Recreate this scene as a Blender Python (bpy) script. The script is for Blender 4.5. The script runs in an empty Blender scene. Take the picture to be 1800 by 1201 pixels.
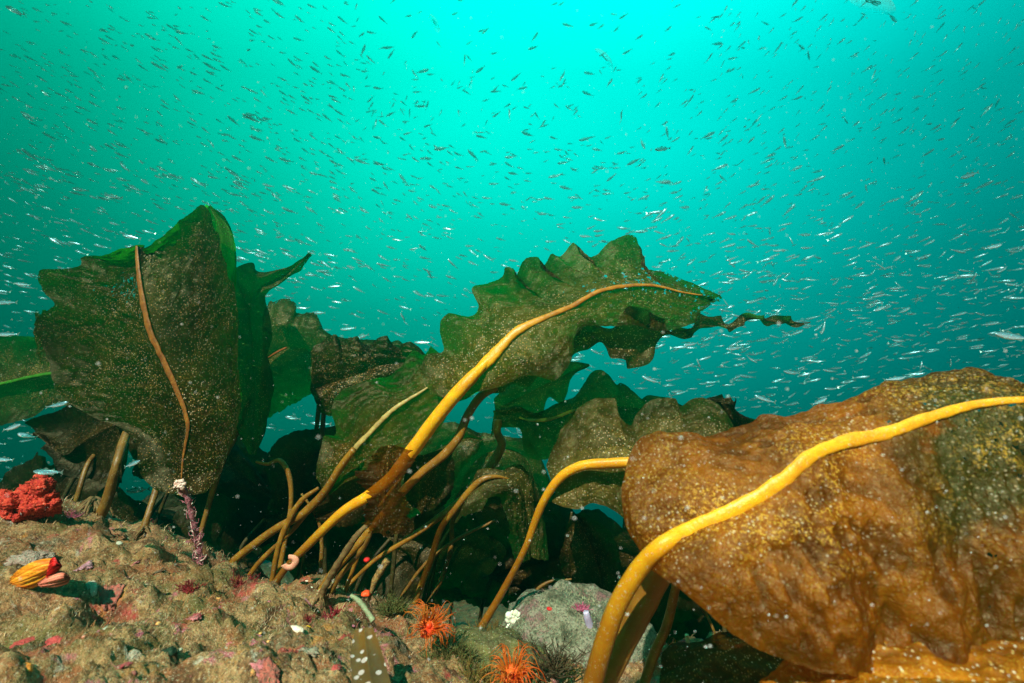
import bpy, math, random
import numpy as np
from mathutils import Vector, Matrix

R = math.radians
scene = bpy.context.scene
random.seed(7)
rng = np.random.default_rng(11)

# ------------------------------------------------------------------ camera
FPX = 800.0                      # focal length in photo pixels (1800 px wide frame)
PITCH = R(12)
cam_d = bpy.data.cameras.new("camera")
cam_d.lens = 16.0
cam_d.sensor_width = 36.0
cam_d.clip_start = 0.02
cam_d.clip_end = 300.0
cam = bpy.data.objects.new("camera", cam_d)
scene.collection.objects.link(cam)
cam.location = (0, 0, 0)
cam.rotation_euler = (math.pi / 2 + PITCH, 0, 0)
scene.camera = cam
cam_d.dof.use_dof = True
cam_d.dof.focus_distance = 1.15
cam_d.dof.aperture_fstop = 4.5
CP, SP = math.cos(PITCH), math.sin(PITCH)

# ------------------------------------------------------------------ exposure
scene.view_settings.view_transform = 'Standard'
scene.view_settings.look = 'None'
scene.view_settings.exposure = 1.0
scene.view_settings.gamma = 1.0
scene.render.engine = 'CYCLES'
scene.cycles.use_denoising = True
scene.cycles.max_bounces = 6
scene.cycles.diffuse_bounces = 2
scene.cycles.glossy_bounces = 2
scene.cycles.transmission_bounces = 3
scene.cycles.transparent_max_bounces = 12
scene.cycles.volume_bounces = 0

# ------------------------------------------------------------------ open water as world
SUN_EL, SUN_AZ = R(38), R(196)          # sun lamp in place of the camera strobes, from behind and slightly left of the camera
w = bpy.data.worlds.new("World")
scene.world = w
w.use_nodes = True
nt = w.node_tree
nt.nodes.clear()
N = nt.nodes.new
L = nt.links.new
tc = N('ShaderNodeTexCoord')
sq = N('ShaderNodeVectorMath'); sq.operation = 'MULTIPLY'; sq.inputs[1].default_value = (0.6, 1, 1)
L(tc.outputs['Generated'], sq.inputs[0])
nm = N('ShaderNodeVectorMath'); nm.operation = 'NORMALIZE'
L(sq.outputs[0], nm.inputs[0])
lx, ly, lz = 0.04, CP - .94 * SP, SP + .94 * CP
ll = math.sqrt(lx * lx + ly * ly + lz * lz)
dp = N('ShaderNodeVectorMath'); dp.operation = 'DOT_PRODUCT'; dp.inputs[1].default_value = (lx / ll, ly / ll, lz / ll)
L(nm.outputs[0], dp.inputs[0])
ramp = N('ShaderNodeValToRGB')
els = [(0.0, (0, .008, .006)), (.30, (0, .026, .022)), (.60, (0, .13, .11)), (.75, (0, .35, .27)),
       (.87, (0, .80, .61)), (.95, (0, 1.30, 1.03)), (1.0, (0, 1.6, 1.36))]
cr = ramp.color_ramp
cr.elements[0].position = els[0][0]; cr.elements[0].color = (*els[0][1], 1)
cr.elements[1].position = els[-1][0]; cr.elements[1].color = (*els[-1][1], 1)
for p, c in els[1:-1]:
    e = cr.elements.new(p); e.color = (*c, 1)
L(dp.outputs['Value'], ramp.inputs[0])
# the water turns bluer towards +x
sx = N('ShaderNodeSeparateXYZ'); L(tc.outputs['Generated'], sx.inputs[0])
bm = N('ShaderNodeMapRange'); bm.inputs['From Min'].default_value = -.8; bm.inputs['From Max'].default_value = .8
bm.inputs['To Min'].default_value = .0; bm.inputs['To Max'].default_value = 1.0
L(sx.outputs['X'], bm.inputs['Value'])
tint = N('ShaderNodeMix'); tint.data_type = 'RGBA'
tint.inputs[6].default_value = (0, .98, .80, 1); tint.inputs[7].default_value = (0, 1.04, 1.36, 1)
L(bm.outputs[0], tint.inputs[0])
mul = N('ShaderNodeMix'); mul.data_type = 'RGBA'; mul.blend_type = 'MULTIPLY'; mul.inputs[0].default_value = 1
L(ramp.outputs[0], mul.inputs[6]); L(tint.outputs[2], mul.inputs[7])
bg = N('ShaderNodeBackground'); bg.inputs['Strength'].default_value = 1.0
mk = N('ShaderNodeTexNoise'); mk.inputs['Scale'].default_value = 2.2; mk.inputs['Detail'].default_value = 4
L(tc.outputs['Generated'], mk.inputs['Vector'])
mkr = N('ShaderNodeMapRange'); mkr.inputs['From Min'].default_value = .3; mkr.inputs['From Max'].default_value = .7
mkr.inputs['To Min'].default_value = .90; mkr.inputs['To Max'].default_value = 1.10
L(mk.outputs['Fac'], mkr.inputs['Value'])
murk = N('ShaderNodeVectorMath'); murk.operation = 'SCALE'
L(mul.outputs[2], murk.inputs[0]); L(mkr.outputs[0], murk.inputs['Scale'])
L(murk.outputs[0], bg.inputs['Color'])
# daylight above the water, seen through it as a faint green addition
sky = N('ShaderNodeTexSky'); sky.sky_type = 'NISHITA'; sky.sun_disc = False
sky.sun_elevation = SUN_EL; sky.sun_rotation = SUN_AZ
wt = N('ShaderNodeMix'); wt.data_type = 'RGBA'; wt.blend_type = 'MULTIPLY'; wt.inputs[0].default_value = 1
wt.inputs[7].default_value = (0, .10, .07, 1)
L(sky.outputs[0], wt.inputs[6])
bg2 = N('ShaderNodeBackground'); bg2.inputs['Strength'].default_value = 0.06
L(wt.outputs[2], bg2.inputs['Color'])
ad = N('ShaderNodeAddShader'); L(bg.outputs[0], ad.inputs[0]); L(bg2.outputs[0], ad.inputs[1])
wo = N('ShaderNodeOutputWorld'); L(ad.outputs[0], wo.inputs['Surface'])

# ------------------------------------------------------------------ sun
sd = bpy.data.lights.new("strobe_sun", 'SUN')  # parallel lamp standing in for the camera strobes
sd.energy = 5.0
sd.angle = R(0.5)
sd.color = (1.0, .91, .74)
strobe_sun = bpy.data.objects.new("strobe_sun", sd)
scene.collection.objects.link(strobe_sun)
# direction the light comes from: azimuth measured clockwise from +Y like the sky texture
sdir = Vector((math.sin(SUN_AZ) * math.cos(SUN_EL), math.cos(SUN_AZ) * math.cos(SUN_EL), math.sin(SUN_EL)))
strobe_sun.rotation_euler = sdir.to_track_quat('Z', 'Y').to_euler()
strobe_sun.location = sdir * 6

# ------------------------------------------------------------------ helpers
def P(px, py, d):
    """photo pixel + distance along the view axis -> world point"""
    x = (px - 900.0) / FPX * d
    v = -(py - 600.5) / FPX * d
    return np.array([x, CP * d - SP * v, SP * d + CP * v])

def proj(p):
    x, y, z = p
    d = CP * y + SP * z
    v = -SP * y + CP * z
    return 900 + x / d * FPX, 600.5 - v / d * FPX, d

def hsh(i, j, k, s):
    n = (i * 374761393 + j * 668265263 + k * 2147483647 + s * 1274126177) & 0xffffffff
    n = ((n ^ (n >> 13)) * 1274126177) & 0xffffffff
    n = ((n ^ (n >> 16)) * 2246822519) & 0xffffffff
    return ((n ^ (n >> 15)) & 0xffffff) / float(0xffffff) * 2 - 1

def vnoise(p, s=0):
    p = np.asarray(p, float)
    f = np.floor(p).astype(np.int64)
    t = p - f
    t = t * t * t * (t * (t * 6 - 15) + 10)
    out = 0
    for a in (0, 1):
        for b in (0, 1):
            for c in (0, 1):
                wgt = (t[..., 0] if a else 1 - t[..., 0]) * (t[..., 1] if b else 1 - t[..., 1]) * (t[..., 2] if c else 1 - t[..., 2])
                out = out + wgt * hsh(f[..., 0] + a, f[..., 1] + b, f[..., 2] + c, s)
    return out

def fbm(p, oct=4, s=0, gain=.5):
    p = np.asarray(p, float); a = 1; o = 0; tot = 0
    for i in range(oct):
        o = o + a * vnoise(p * (2 ** i) + i * 17.3, s + i); tot += a; a *= gain
    return o / tot

def spline(pts, n):
    """Catmull-Rom through points of any dimension, n samples evenly spaced along it"""
    p = np.asarray(pts, float)
    if len(p) == 2:
        t = np.linspace(0, 1, n)[:, None]
        return p[0] * (1 - t) + p[1] * t
    q = np.vstack([2 * p[0] - p[1], p, 2 * p[-1] - p[-2]])
    out = []
    for i in range(1, len(q) - 2):
        a, b, c, d = q[i - 1], q[i], q[i + 1], q[i + 2]
        t = np.linspace(0, 1, 16, endpoint=False)[:, None]
        out.append(.5 * ((2 * b) + (c - a) * t + (2 * a - 5 * b + 4 * c - d) * t ** 2 + (3 * b - a - 3 * c + d) * t ** 3))
    out = np.vstack(out + [p[-1:]])
    l = np.r_[0, np.cumsum(np.linalg.norm(np.diff(out[:, :3], axis=0), axis=1))]
    u = np.linspace(0, l[-1], n)
    return np.stack([np.interp(u, l, out[:, k]) for k in range(out.shape[1])], 1)

def W(pts):
    """list of (px, py, d, extra...) to world rows"""
    return np.array([list(P(*p[:3])) + list(p[3:]) for p in pts])

def props(o, label=None, cat=None, group=None, kind=None):
    if label: o["label"] = label
    if cat: o["category"] = cat
    if group: o["group"] = group
    if kind: o["kind"] = kind
    return o

def thing(name, label, cat, loc, group=None):
    o = bpy.data.objects.new(name, None)
    o.empty_display_size = .05
    scene.collection.objects.link(o)
    o.location = tuple(loc)
    return props(o, label, cat, group)

def mesh_obj(name, verts, faces, mat, parent=None, smooth=True, uv=None, attrs=None, origin=None):
    me = bpy.data.meshes.new(name)
    verts = np.asarray(verts, float)
    org = np.array(parent.location) if parent is not None else (np.zeros(3) if origin is None else np.asarray(origin, float))
    if parent is not None and parent.parent is not None:
        org = org + np.array(parent.parent.location)
    me.from_pydata((verts - org).tolist(), [], faces if isinstance(faces, list) else faces.tolist())
    if smooth:
        me.polygons.foreach_set('use_smooth', [True] * len(me.polygons))
    for k, v in (attrs or {}).items():
        v = np.asarray(v, float)
        if v.ndim == 1:
            a = me.attributes.new(k, 'FLOAT', 'POINT'); a.data.foreach_set('value', v.ravel())
        else:
            a = me.attributes.new(k, 'FLOAT_COLOR', 'POINT')
            if v.shape[1] == 3: v = np.c_[v, np.ones(len(v))]
            a.data.foreach_set('color', v.ravel())
    if mat: me.materials.append(mat)
    me.update()
    o = bpy.data.objects.new(name, me)
    scene.collection.objects.link(o)
    if parent is not None:
        o.parent = parent
    elif origin is not None:
        o.location = tuple(origin)
    return o

def gridfaces(nu, nv, closed=False):
    i = np.arange(nu - 1)[:, None]; j = np.arange(nv if closed else nv - 1)[None, :]
    a = i * nv + j; b = i * nv + (j + 1) % nv
    return np.stack([a, b, b + nv, a + nv], -1).reshape(-1, 4)

def tube(path, rad, seg=10, knob=0, seed=0, flat=1.0, cap=True):
    path = np.asarray(path, float); n = len(path)
    rad = np.broadcast_to(np.asarray(rad, float), (n,)).copy()
    T = np.gradient(path, axis=0); T /= np.linalg.norm(T, axis=1)[:, None] + 1e-9
    up = np.array([0.0, -1.0, 0.2])
    Nn = np.zeros_like(path)
    v = up - T[0] * (up @ T[0]); v /= np.linalg.norm(v) + 1e-9
    for i in range(n):
        v = v - T[i] * (v @ T[i]); v /= np.linalg.norm(v) + 1e-9
        Nn[i] = v
    B = np.cross(T, Nn)
    a = np.linspace(0, 2 * math.pi, seg, endpoint=False)
    V = path[:, None, :] + rad[:, None, None] * (flat * np.cos(a)[None, :, None] * Nn[:, None, :] + np.sin(a)[None, :, None] * B[:, None, :])
    if knob:
        nn = fbm(V / (rad.mean() * 2.2), 3, seed)
        V = path[:, None, :] + (V - path[:, None, :]) * (1 + knob * nn[..., None])
    V = V.reshape(-1, 3)
    F = gridfaces(n, seg, True).tolist()
    if cap:
        F.append(list(range(seg))[::-1]); F.append([(n - 1) * seg + k for k in range(seg)])
    return V, F

def join(parts):
    V = []; F = []; o = 0
    for v, f in parts:
        V.append(np.asarray(v)); F += [[i + o for i in q] for q in (f if isinstance(f, list) else f.tolist())]; o += len(v)
    return np.vstack(V), F

# ------------------------------------------------------------------ materials
class M_:
    def __init__(s, name):
        s.m = bpy.data.materials.new(name); s.m.use_nodes = True
        s.t = s.m.node_tree; s.t.nodes.clear()
        s.out = s.n('ShaderNodeOutputMaterial')
        s._tc = None
    def n(s, k, **kw):
        x = s.t.nodes.new(k)
        for a, b in kw.items(): setattr(x, a, b)
        return x
    def l(s, a, b): s.t.links.new(a, b)
    def co(s):
        if not s._tc: s._tc = s.n('ShaderNodeTexCoord')
        return s._tc.outputs['Object']
    def noise(s, scale, detail=3, rough=.55, dist=0, vec=None):
        x = s.n('ShaderNodeTexNoise'); x.inputs['Scale'].default_value = scale; x.inputs['Detail'].default_value = detail
        x.inputs['Roughness'].default_value = rough; x.inputs['Distortion'].default_value = dist
        s.l(vec or s.co(), x.inputs['Vector']); return x.outputs['Fac']
    def voro(s, scale, feature='F1', vec=None, rnd=1):
        x = s.n('ShaderNodeTexVoronoi', feature=feature); x.inputs['Scale'].default_value = scale
        x.inputs['Randomness'].default_value = rnd
        s.l(vec or s.co(), x.inputs['Vector']); return x
    def ramp(s, fac, els):
        x = s.n('ShaderNodeValToRGB'); c = x.color_ramp
        els = [(p, v if hasattr(v, '__len__') else (v, v, v)) for p, v in els]
        c.elements[0].position = els[0][0]; c.elements[0].color = (*els[0][1], 1)
        c.elements[1].position = els[-1][0]; c.elements[1].color = (*els[-1][1], 1)
        for p, v in els[1:-1]:
            c.elements.new(p).color = (*v, 1)
        s.l(fac, x.inputs[0]); return x.outputs[0]
    def mix(s, fac, a, b, mode='MIX'):
        x = s.n('ShaderNodeMix', data_type='RGBA', blend_type=mode)
        for inp, v in ((x.inputs[0], fac), (x.inputs[6], a), (x.inputs[7], b)):
            if isinstance(v, (int, float)): inp.default_value = v
            elif isinstance(v, tuple): inp.default_value = (*v, 1)
            else: s.l(v, inp)
        return x.outputs[2]
    def math(s, op, a, b=0.0):
        x = s.n('ShaderNodeMath', operation=op)
        for inp, v in ((x.inputs[0], a), (x.inputs[1], b)):
            if isinstance(v, (int, float)): inp.default_value = v
            else: s.l(v, inp)
        return x.outputs[0]
    def attr(s, name, out='Fac'):
        x = s.n('ShaderNodeAttribute'); x.attribute_name = name; return x.outputs[out]
    def bump(s, h, strength=.5, dist=.01, prev=None):
        x = s.n('ShaderNodeBump'); x.inputs['Strength'].default_value = strength; x.inputs['Distance'].default_value = dist
        s.l(h, x.inputs['Height'])
        if prev: s.l(prev, x.inputs['Normal'])
        return x.outputs[0]

def kelp_mat(name, front, trans, front2=None, glit=.3, clear=.08, blister=.5, tw=.5, gloss=.014, speck=1.0, gs=1.0, gcol=(.54, .36, .08), pit=.4):
    """wet, thin brown algae: brown where lit from this side, green where light comes through"""
    m = M_(name)
    f2 = front2 or tuple(c * .45 for c in front)
    n1 = m.noise(11 * gs, 6, .70, .6)
    col = m.mix(m.ramp(n1, [(.36, 0.0), (.62, 1.0)]), f2, front)
    col = m.mix(m.ramp(m.math('ADD', m.attr('ridge'), .5), [(.30, pit), (.5, 0.0)]), col, tuple(c * .3 for c in f2))  # wrinkle troughs darkened, their shade put into the colour
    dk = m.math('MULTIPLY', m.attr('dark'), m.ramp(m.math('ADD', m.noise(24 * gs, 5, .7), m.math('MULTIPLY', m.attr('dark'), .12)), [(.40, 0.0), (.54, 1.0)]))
    col = m.mix(dk, col, (.022, .032, .004))  # unlit part of a blade painted in as dark green
    # silt and fine epiphytes: pale golden grains
    g = m.noise(250 * gs, 3, .75)
    g5 = m.math('MULTIPLY', m.ramp(m.noise(6.5 * gs, 4, .6), [(.40, .08), (.58, 1.0)]), m.math('SUBTRACT', 1.0, m.attr('bare')))
    gpat = m.math('MULTIPLY', m.ramp(m.noise(14 * gs, 3, .6), [(.35, .15), (.65, 1.0)]), m.math('ADD', m.math('MULTIPLY', g5, .8), .2))
    gm = m.math('MULTIPLY', m.ramp(g, [(.51, 0.0), (.60, 1.0)]), gpat)
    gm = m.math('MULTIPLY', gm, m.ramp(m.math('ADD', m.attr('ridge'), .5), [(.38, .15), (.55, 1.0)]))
    gm = m.math('MULTIPLY', gm, glit)
    col = m.mix(gm, col, gcol)
    # sparse white specks
    v = m.voro(235 * gs)
    sp = m.ramp(v.outputs['Distance'], [(.18, 1.0), (.42, 0.0)])
    sc = m.n('ShaderNodeSeparateColor'); m.l(v.outputs['Color'], sc.inputs[0])
    sp = m.math('MULTIPLY', sp, m.math('GREATER_THAN', sc.outputs[0], .55))
    sp = m.math('MULTIPLY', m.math('MULTIPLY', sp, speck), m.math('ADD', m.math('MULTIPLY', g5, .75), .25))
    col = m.mix(sp, col, m.mix(sc.outputs[1], (.85, .80, .62), (.72, .44, .08)))
    tcol_s = sp
    tcol = m.mix(m.ramp(n1, [(.36, 0.0), (.62, 1.0)]), tuple(c * .7 for c in trans), trans)
    tcol = m.mix(m.math('MULTIPLY', gm, .6), tcol, (.01, .02, .01))
    b = m.bump(m.noise(95 * gs, 4, .65, .6), blister, .0035 / gs)
    b = m.bump(g, .5, .0014 / gs, b)
    d = m.n('ShaderNodeBsdfDiffuse'); m.l(col, d.inputs[0]); m.l(b, d.inputs['Normal'])
    t = m.n('ShaderNodeBsdfTranslucent'); m.l(tcol, t.inputs[0]); m.l(b, t.inputs['Normal'])
    gl = m.n('ShaderNodeBsdfGlossy'); gl.inputs['Roughness'].default_value = .42; m.l(b, gl.inputs['Normal'])
    gl.inputs['Color'].default_value = (.9, .8, .5, 1)
    tr = m.n('ShaderNodeBsdfTransparent'); tr.inputs[0].default_value = (trans[0] * 1.6 + .25, trans[1] * 1.2 + .25, trans[2] + .05, 1)
    def ms(f, a, bb):
        x = m.n('ShaderNodeMixShader')
        if isinstance(f, (int, float)): x.inputs[0].default_value = f
        else: m.l(f, x.inputs[0])
        m.l(a, x.inputs[1]); m.l(bb, x.inputs[2]); return x.outputs[0]
    twf = m.n('ShaderNodeMapRange'); m.l(m.attr('thin'), twf.inputs['Value']); twf.inputs['To Min'].default_value = tw * .8; twf.inputs['To Max'].default_value = min(.95, tw + .45)
    s = ms(twf.outputs[0], d.outputs[0], t.outputs[0])
    s = ms(gloss, s, gl.outputs[0])
    s = ms(clear, s, tr.outputs[0])
    # worn-through holes where the blade has frayed
    hn = m.noise(75 * gs, 4, .65)
    fr = m.attr('fray')
    hole = m.math('MULTIPLY', m.math('LESS_THAN', hn, m.math('ADD', m.math('MULTIPLY', fr, .38), .24)), m.math('GREATER_THAN', fr, .04))
    hv = m.n('ShaderNodeBsdfTransparent')
    s = ms(hole, s, hv.outputs[0])
    m.l(s, m.out.inputs['Surface'])
    return m.m

def simple_mat(name, c1, c2=None, scale=40, rough=.5, bump=.4, bdist=.003, spec=.3, trans=0, c3=None, metal=0, speck=0, foot=None, footr=(.10, .42)):
    m = M_(name)
    p = m.n('ShaderNodeBsdfPrincipled')
    p.inputs['Roughness'].default_value = rough; p.inputs['Metallic'].default_value = metal
    p.inputs['Specular IOR Level'].default_value = spec
    c2 = c2 or tuple(x * .6 for x in c1)
    n = m.noise(scale, 4, .6)
    col = m.ramp(n, [(.35, c2), (.62, c1)] + ([(.75, c3)] if c3 else []))
    if foot:                       # the foot of the stalk is browner than its top
        col = m.mix(m.ramp(m.attr('along'), [(footr[0], 1.0), (footr[1], 0.0)]), col, foot)
    if speck:
        col = m.mix(m.math('MULTIPLY', m.ramp(m.noise(scale * 9, 2, .6), [(.62, 0.0), (.7, 1.0)]), speck), col, (.6, .55, .42))
    m.l(col, p.inputs['Base Color'])
    m.l(m.bump(m.noise(scale * 3, 3, .6), bump, bdist), p.inputs['Normal'])
    if trans:
        t = m.n('ShaderNodeBsdfTranslucent'); m.l(col, t.inputs[0])
        x = m.n('ShaderNodeMixShader'); x.inputs[0].default_value = trans
        m.l(p.outputs[0], x.inputs[1]); m.l(t.outputs[0], x.inputs[2]); m.l(x.outputs[0], m.out.inputs['Surface'])
    else:
        m.l(p.outputs[0], m.out.inputs['Surface'])
    return m.m

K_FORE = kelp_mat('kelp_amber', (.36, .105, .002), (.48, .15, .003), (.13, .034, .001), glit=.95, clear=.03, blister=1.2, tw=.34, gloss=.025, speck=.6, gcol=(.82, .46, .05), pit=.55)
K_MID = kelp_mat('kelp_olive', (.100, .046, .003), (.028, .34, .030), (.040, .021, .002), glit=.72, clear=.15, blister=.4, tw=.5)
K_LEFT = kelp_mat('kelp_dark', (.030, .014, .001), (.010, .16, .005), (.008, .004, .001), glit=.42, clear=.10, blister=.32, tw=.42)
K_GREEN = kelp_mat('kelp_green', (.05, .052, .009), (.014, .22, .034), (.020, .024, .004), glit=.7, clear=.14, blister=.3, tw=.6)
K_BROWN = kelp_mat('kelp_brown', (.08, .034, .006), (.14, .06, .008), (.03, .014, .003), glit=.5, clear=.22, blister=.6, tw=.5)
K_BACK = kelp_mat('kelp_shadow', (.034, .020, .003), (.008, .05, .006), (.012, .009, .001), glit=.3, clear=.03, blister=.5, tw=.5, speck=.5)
STIPE = simple_mat('stipe_amber', (.34, .16, .014), (.20, .085, .010), 30, .38, .35, .002, .5, .18, speck=.5)
STIPE_G = simple_mat('stipe_golden', (.95, .47, .010), (.78, .32, .006), 25, .45, .5, .002, .4, .15, speck=.45, foot=(.20, .075, .006))
STIPE_F = simple_mat('stipe_amber_golden', (.86, .41, .010), (.68, .28, .006), 25, .45, .5, .002, .4, .15, speck=.45, foot=(.30, .11, .006), footr=(.35, .80))
STIPE_O = simple_mat('stipe_olive', (.24, .125, .018), (.13, .06, .010), 40, .45, .5, .002, .4, .12, speck=.5)
STIPE_D = simple_mat('stipe_dark', (.07, .055, .012), (.03, .025, .008), 40, .5, .5, .002, .3, .1, speck=.3)
RIB = simple_mat('midrib_orange', (.36, .14, .02), (.20, .07, .012), 60, .45, .6, .002, .4, .15, speck=.3)
RIB_G = simple_mat('midrib_yellow', (.92, .45, .012), (.68, .27, .008), 30, .42, .6, .003, .5, .12, speck=.35)
HOLD = simple_mat('holdfast', (.20, .13, .05), (.09, .05, .02), 60, .6, .6, .003, .2)

# ------------------------------------------------------------------ kelp building
def blade_mesh(mid, A, B, nu=150, nv=44, bulge=.0, ruffle=.0, rfreq=9, rough=.0, seed=0, fray=None, edge=.03, tip=0, wr=1.0, fold=0, foldn=2.5, wrinkle=0, wr0=.0, dark=None, bare=None, foldside=None):
    m = spline(W(mid), nu)[:, :3]; a = spline(W(A), nu)[:, :3]; b = spline(W(B), nu)[:, :3]
    s = np.linspace(0, 1, nv // 2 + 1)
    # jagged edge
    u = np.linspace(0, 1, nu)
    ja = 1 + edge * fbm(np.c_[u * 30, u * 0, u * 0 + seed], 4, seed, .65)
    jb = 1 + edge * fbm(np.c_[u * 30, u * 0 + 5, u * 0 + seed], 4, seed + 3, .65)
    sideA = m[:, None] + (a - m)[:, None] * (s[None, :, None] * ja[:, None, None])
    sideB = m[:, None] + (b - m)[:, None] * (s[None, :, None] * jb[:, None, None])
    G = np.concatenate([sideB[:, :0:-1], sideA], 1)           # nu x (2*half+1) x 3
    v = np.concatenate([-s[:0:-1], s])
    du = np.gradient(G, axis=0); dv = np.gradient(G, axis=1)
    Nn = np.cross(du, dv); ln = np.linalg.norm(Nn, axis=2, keepdims=True)
    Nn = Nn / np.maximum(ln, 1e-9)
    # smooth the normals along the blade to avoid pinches
    k = 9
    pad = np.concatenate([np.repeat(Nn[:1], k, 0), Nn, np.repeat(Nn[-1:], k, 0)], 0)
    Nn = np.stack([pad[i:i + nu] for i in range(2 * k + 1)]).mean(0)
    Nn /= np.maximum(np.linalg.norm(Nn, axis=2, keepdims=True), 1e-9)
    av = np.abs(v)[None, :]
    arc = np.r_[0, np.cumsum(np.linalg.norm(np.diff(m, axis=0), axis=1))]
    taper = np.clip(np.minimum(u / .07, 1), 0, 1)[:, None]
    h = bulge * 4 * av * (1 - av) * taper
    if ruffle:
        ph = arc[:, None] * rfreq * 6.283 + 1.3 * vnoise(np.stack([arc[:, None] * rfreq * .7 + v * 0, v + 0 * arc[:, None], 0 * (arc[:, None] + v) + seed], -1), seed) * 2
        sgn = np.where(v > 0, 1.0, 0.8)[None, :]
        h = h + ruffle * taper * av ** 1.6 * np.sin(ph + np.where(v > 0, 0, 2.1)[None, :]) * sgn
    if rough:
        scale = 1 / .05 * wr
        h = h + rough * fbm(G * scale, 4, seed + 20, .55) * np.clip(.25 + av, 0, 1)
    if fold:
        h = h + fold * taper * av ** 1.2 * np.sin(6.283 * (foldn * u[:, None] - .55 * av * np.sign(v)[None, :]) + seed)
    if foldside:                   # broad soft folds running out from the midrib on the lower half
        fa, fn, sl = foldside
        h = h + fa * np.clip(-v, 0, 1)[None, :] ** .9 * np.clip((u - .12) / .2, 0, 1)[:, None] * (np.sin(6.283 * (fn * u[:, None] + sl * v[None, :]) + .7 * np.sin(6.283 * 1.7 * u[:, None])))
    wh = fbm(np.stack([u[:, None] * 34 * arc[-1] / .6 + v[None, :] * 5.5 + 1.2 * vnoise(G * 9, seed + 3), v[None, :] * 9 + 0 * u[:, None], 0 * (u[:, None] + v[None, :]) + seed], -1), 3, seed + 50, .55)
    wa = np.clip((u - wr0) / .25, 0.12, 1)[:, None] * np.clip(av * 3, 0, 1) * np.clip((1.04 - av) / .16, .1, 1)
    h = h + wrinkle * wh * wa
    G = G + Nn * h[..., None]
    fr = np.zeros((nu, G.shape[1]))
    if fray:
        fr = fr + fray(u[:, None] + 0 * v[None, :], v[None, :] + 0 * u[:, None])
    thin = np.clip(av * .9 - .15 + .35 * u[:, None] + .15 * fbm(G * 14, 2, seed + 70), 0, 1)
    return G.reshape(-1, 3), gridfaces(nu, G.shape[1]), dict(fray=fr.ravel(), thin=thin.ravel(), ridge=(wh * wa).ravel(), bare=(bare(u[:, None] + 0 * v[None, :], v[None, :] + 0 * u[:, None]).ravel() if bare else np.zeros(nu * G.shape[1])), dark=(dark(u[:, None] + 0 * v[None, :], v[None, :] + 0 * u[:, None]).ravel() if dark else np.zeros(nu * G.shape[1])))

def ribbed(pts, flat=.5, knob=.12, n=90, seg=10, seed=0):
    """pts: (px, py, d, width px)"""
    a = spline(W(pts), n)
    dd = CP * a[:, 1] + SP * a[:, 2]
    return tube(a[:, :3], a[:, 3] / 2 * dd / FPX, seg, knob, seed, flat)

def holdfast(base, r=.03, seed=0):
    rr = random.Random(seed); parts = []
    r = max(r, .010)
    for k in range(20):
        an = rr.uniform(0, 6.283); L_ = r * rr.uniform(.5, 1.3)
        p0 = np.array(base) + np.array([rr.gauss(0, r * .08), rr.gauss(0, r * .08), r * rr.uniform(.2, .7)])
        dv = np.array([math.cos(an), math.sin(an), 0]); sv = np.array([-math.sin(an), math.cos(an), 0]) * rr.uniform(-.4, .4) * L_
        p = [p0, p0 + dv * L_ * .35 + np.array([0, 0, -r * .15]), p0 + dv * L_ * .75 + sv * .6 + np.array([0, 0, -r * .6]), p0 + dv * L_ * 1.05 + sv + np.array([0, 0, -r * 1.3])]
        parts.append(tube(spline(p, 9), np.linspace(r * .11, r * .05, 9), 5, .3, seed + k))
    return join(parts)

def kelp(label, stipe=None, blade=None, rib=None, mats=(K_MID, STIPE, RIB), hold=True, name='kelp', group='kelp plants', seed=0, hr=None, rflat=.45, sflat=.9, cat='kelp', sknob=.08, rknob=.28):
    base = P(*stipe[0][:3]) if stipe else P(*blade['mid'][0][:3])
    if stipe and hold:
        gz = float(ground(base[0], base[1], False))
        if base[2] > gz + .008:            # carry the stalk down to the rock it grows on
            dv = base - P(*stipe[1][:3]); dv /= np.linalg.norm(dv); dv = dv + np.array([0, 0, -.25]); dv /= np.linalg.norm(dv); k_ = 0
            while base[2] > float(ground(base[0], base[1], False)) and k_ < 120: base = base + dv * .005; k_ += 1
            q = proj(base); stipe = [(q[0], q[1], q[2], stipe[0][3])] + list(stipe)
        elif base[2] < gz: base = np.array([base[0], base[1], gz])
    t = thing(name, label, cat, base, group)
    if blade:
        G, F, fr = blade_mesh(seed=seed, **blade)
        mesh_obj('blade', G, F, mats[0], t, attrs=fr)
    if rib:
        if blade:                      # lay the midrib on the blade's own centre line
            md = spline(blade['mid'], 200)
            rb = spline(rib, 60); out = []
            for q in rb:
                j = np.argmin((md[:, 0] - q[0]) ** 2 + (md[:, 1] - q[1]) ** 2)
                dj = md[j, 2]; out.append((q[0], q[1], dj - q[3] / 2 * dj / FPX * rflat * .75, q[3]))
            rib = out[::3] + [out[-1]]
        V, F = ribbed(rib, rflat, rknob, seed=seed)
        mesh_obj('midrib', V, F, mats[2], t, attrs={'along': np.repeat(np.linspace(0, 1, 90), 10)})
    if stipe:
        V, F = ribbed(stipe, sflat, sknob, seed=seed + 5)
        mesh_obj('stipe', V, F, mats[1], t, attrs={'along': np.repeat(np.linspace(0, 1, 90), 10)})
        if hold:
            V, F = holdfast(base, hr or stipe[0][3] / 2 * stipe[0][2] / FPX * 2.6, seed)
            mesh_obj('holdfast', V, F, HOLD, t)
    return t

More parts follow.
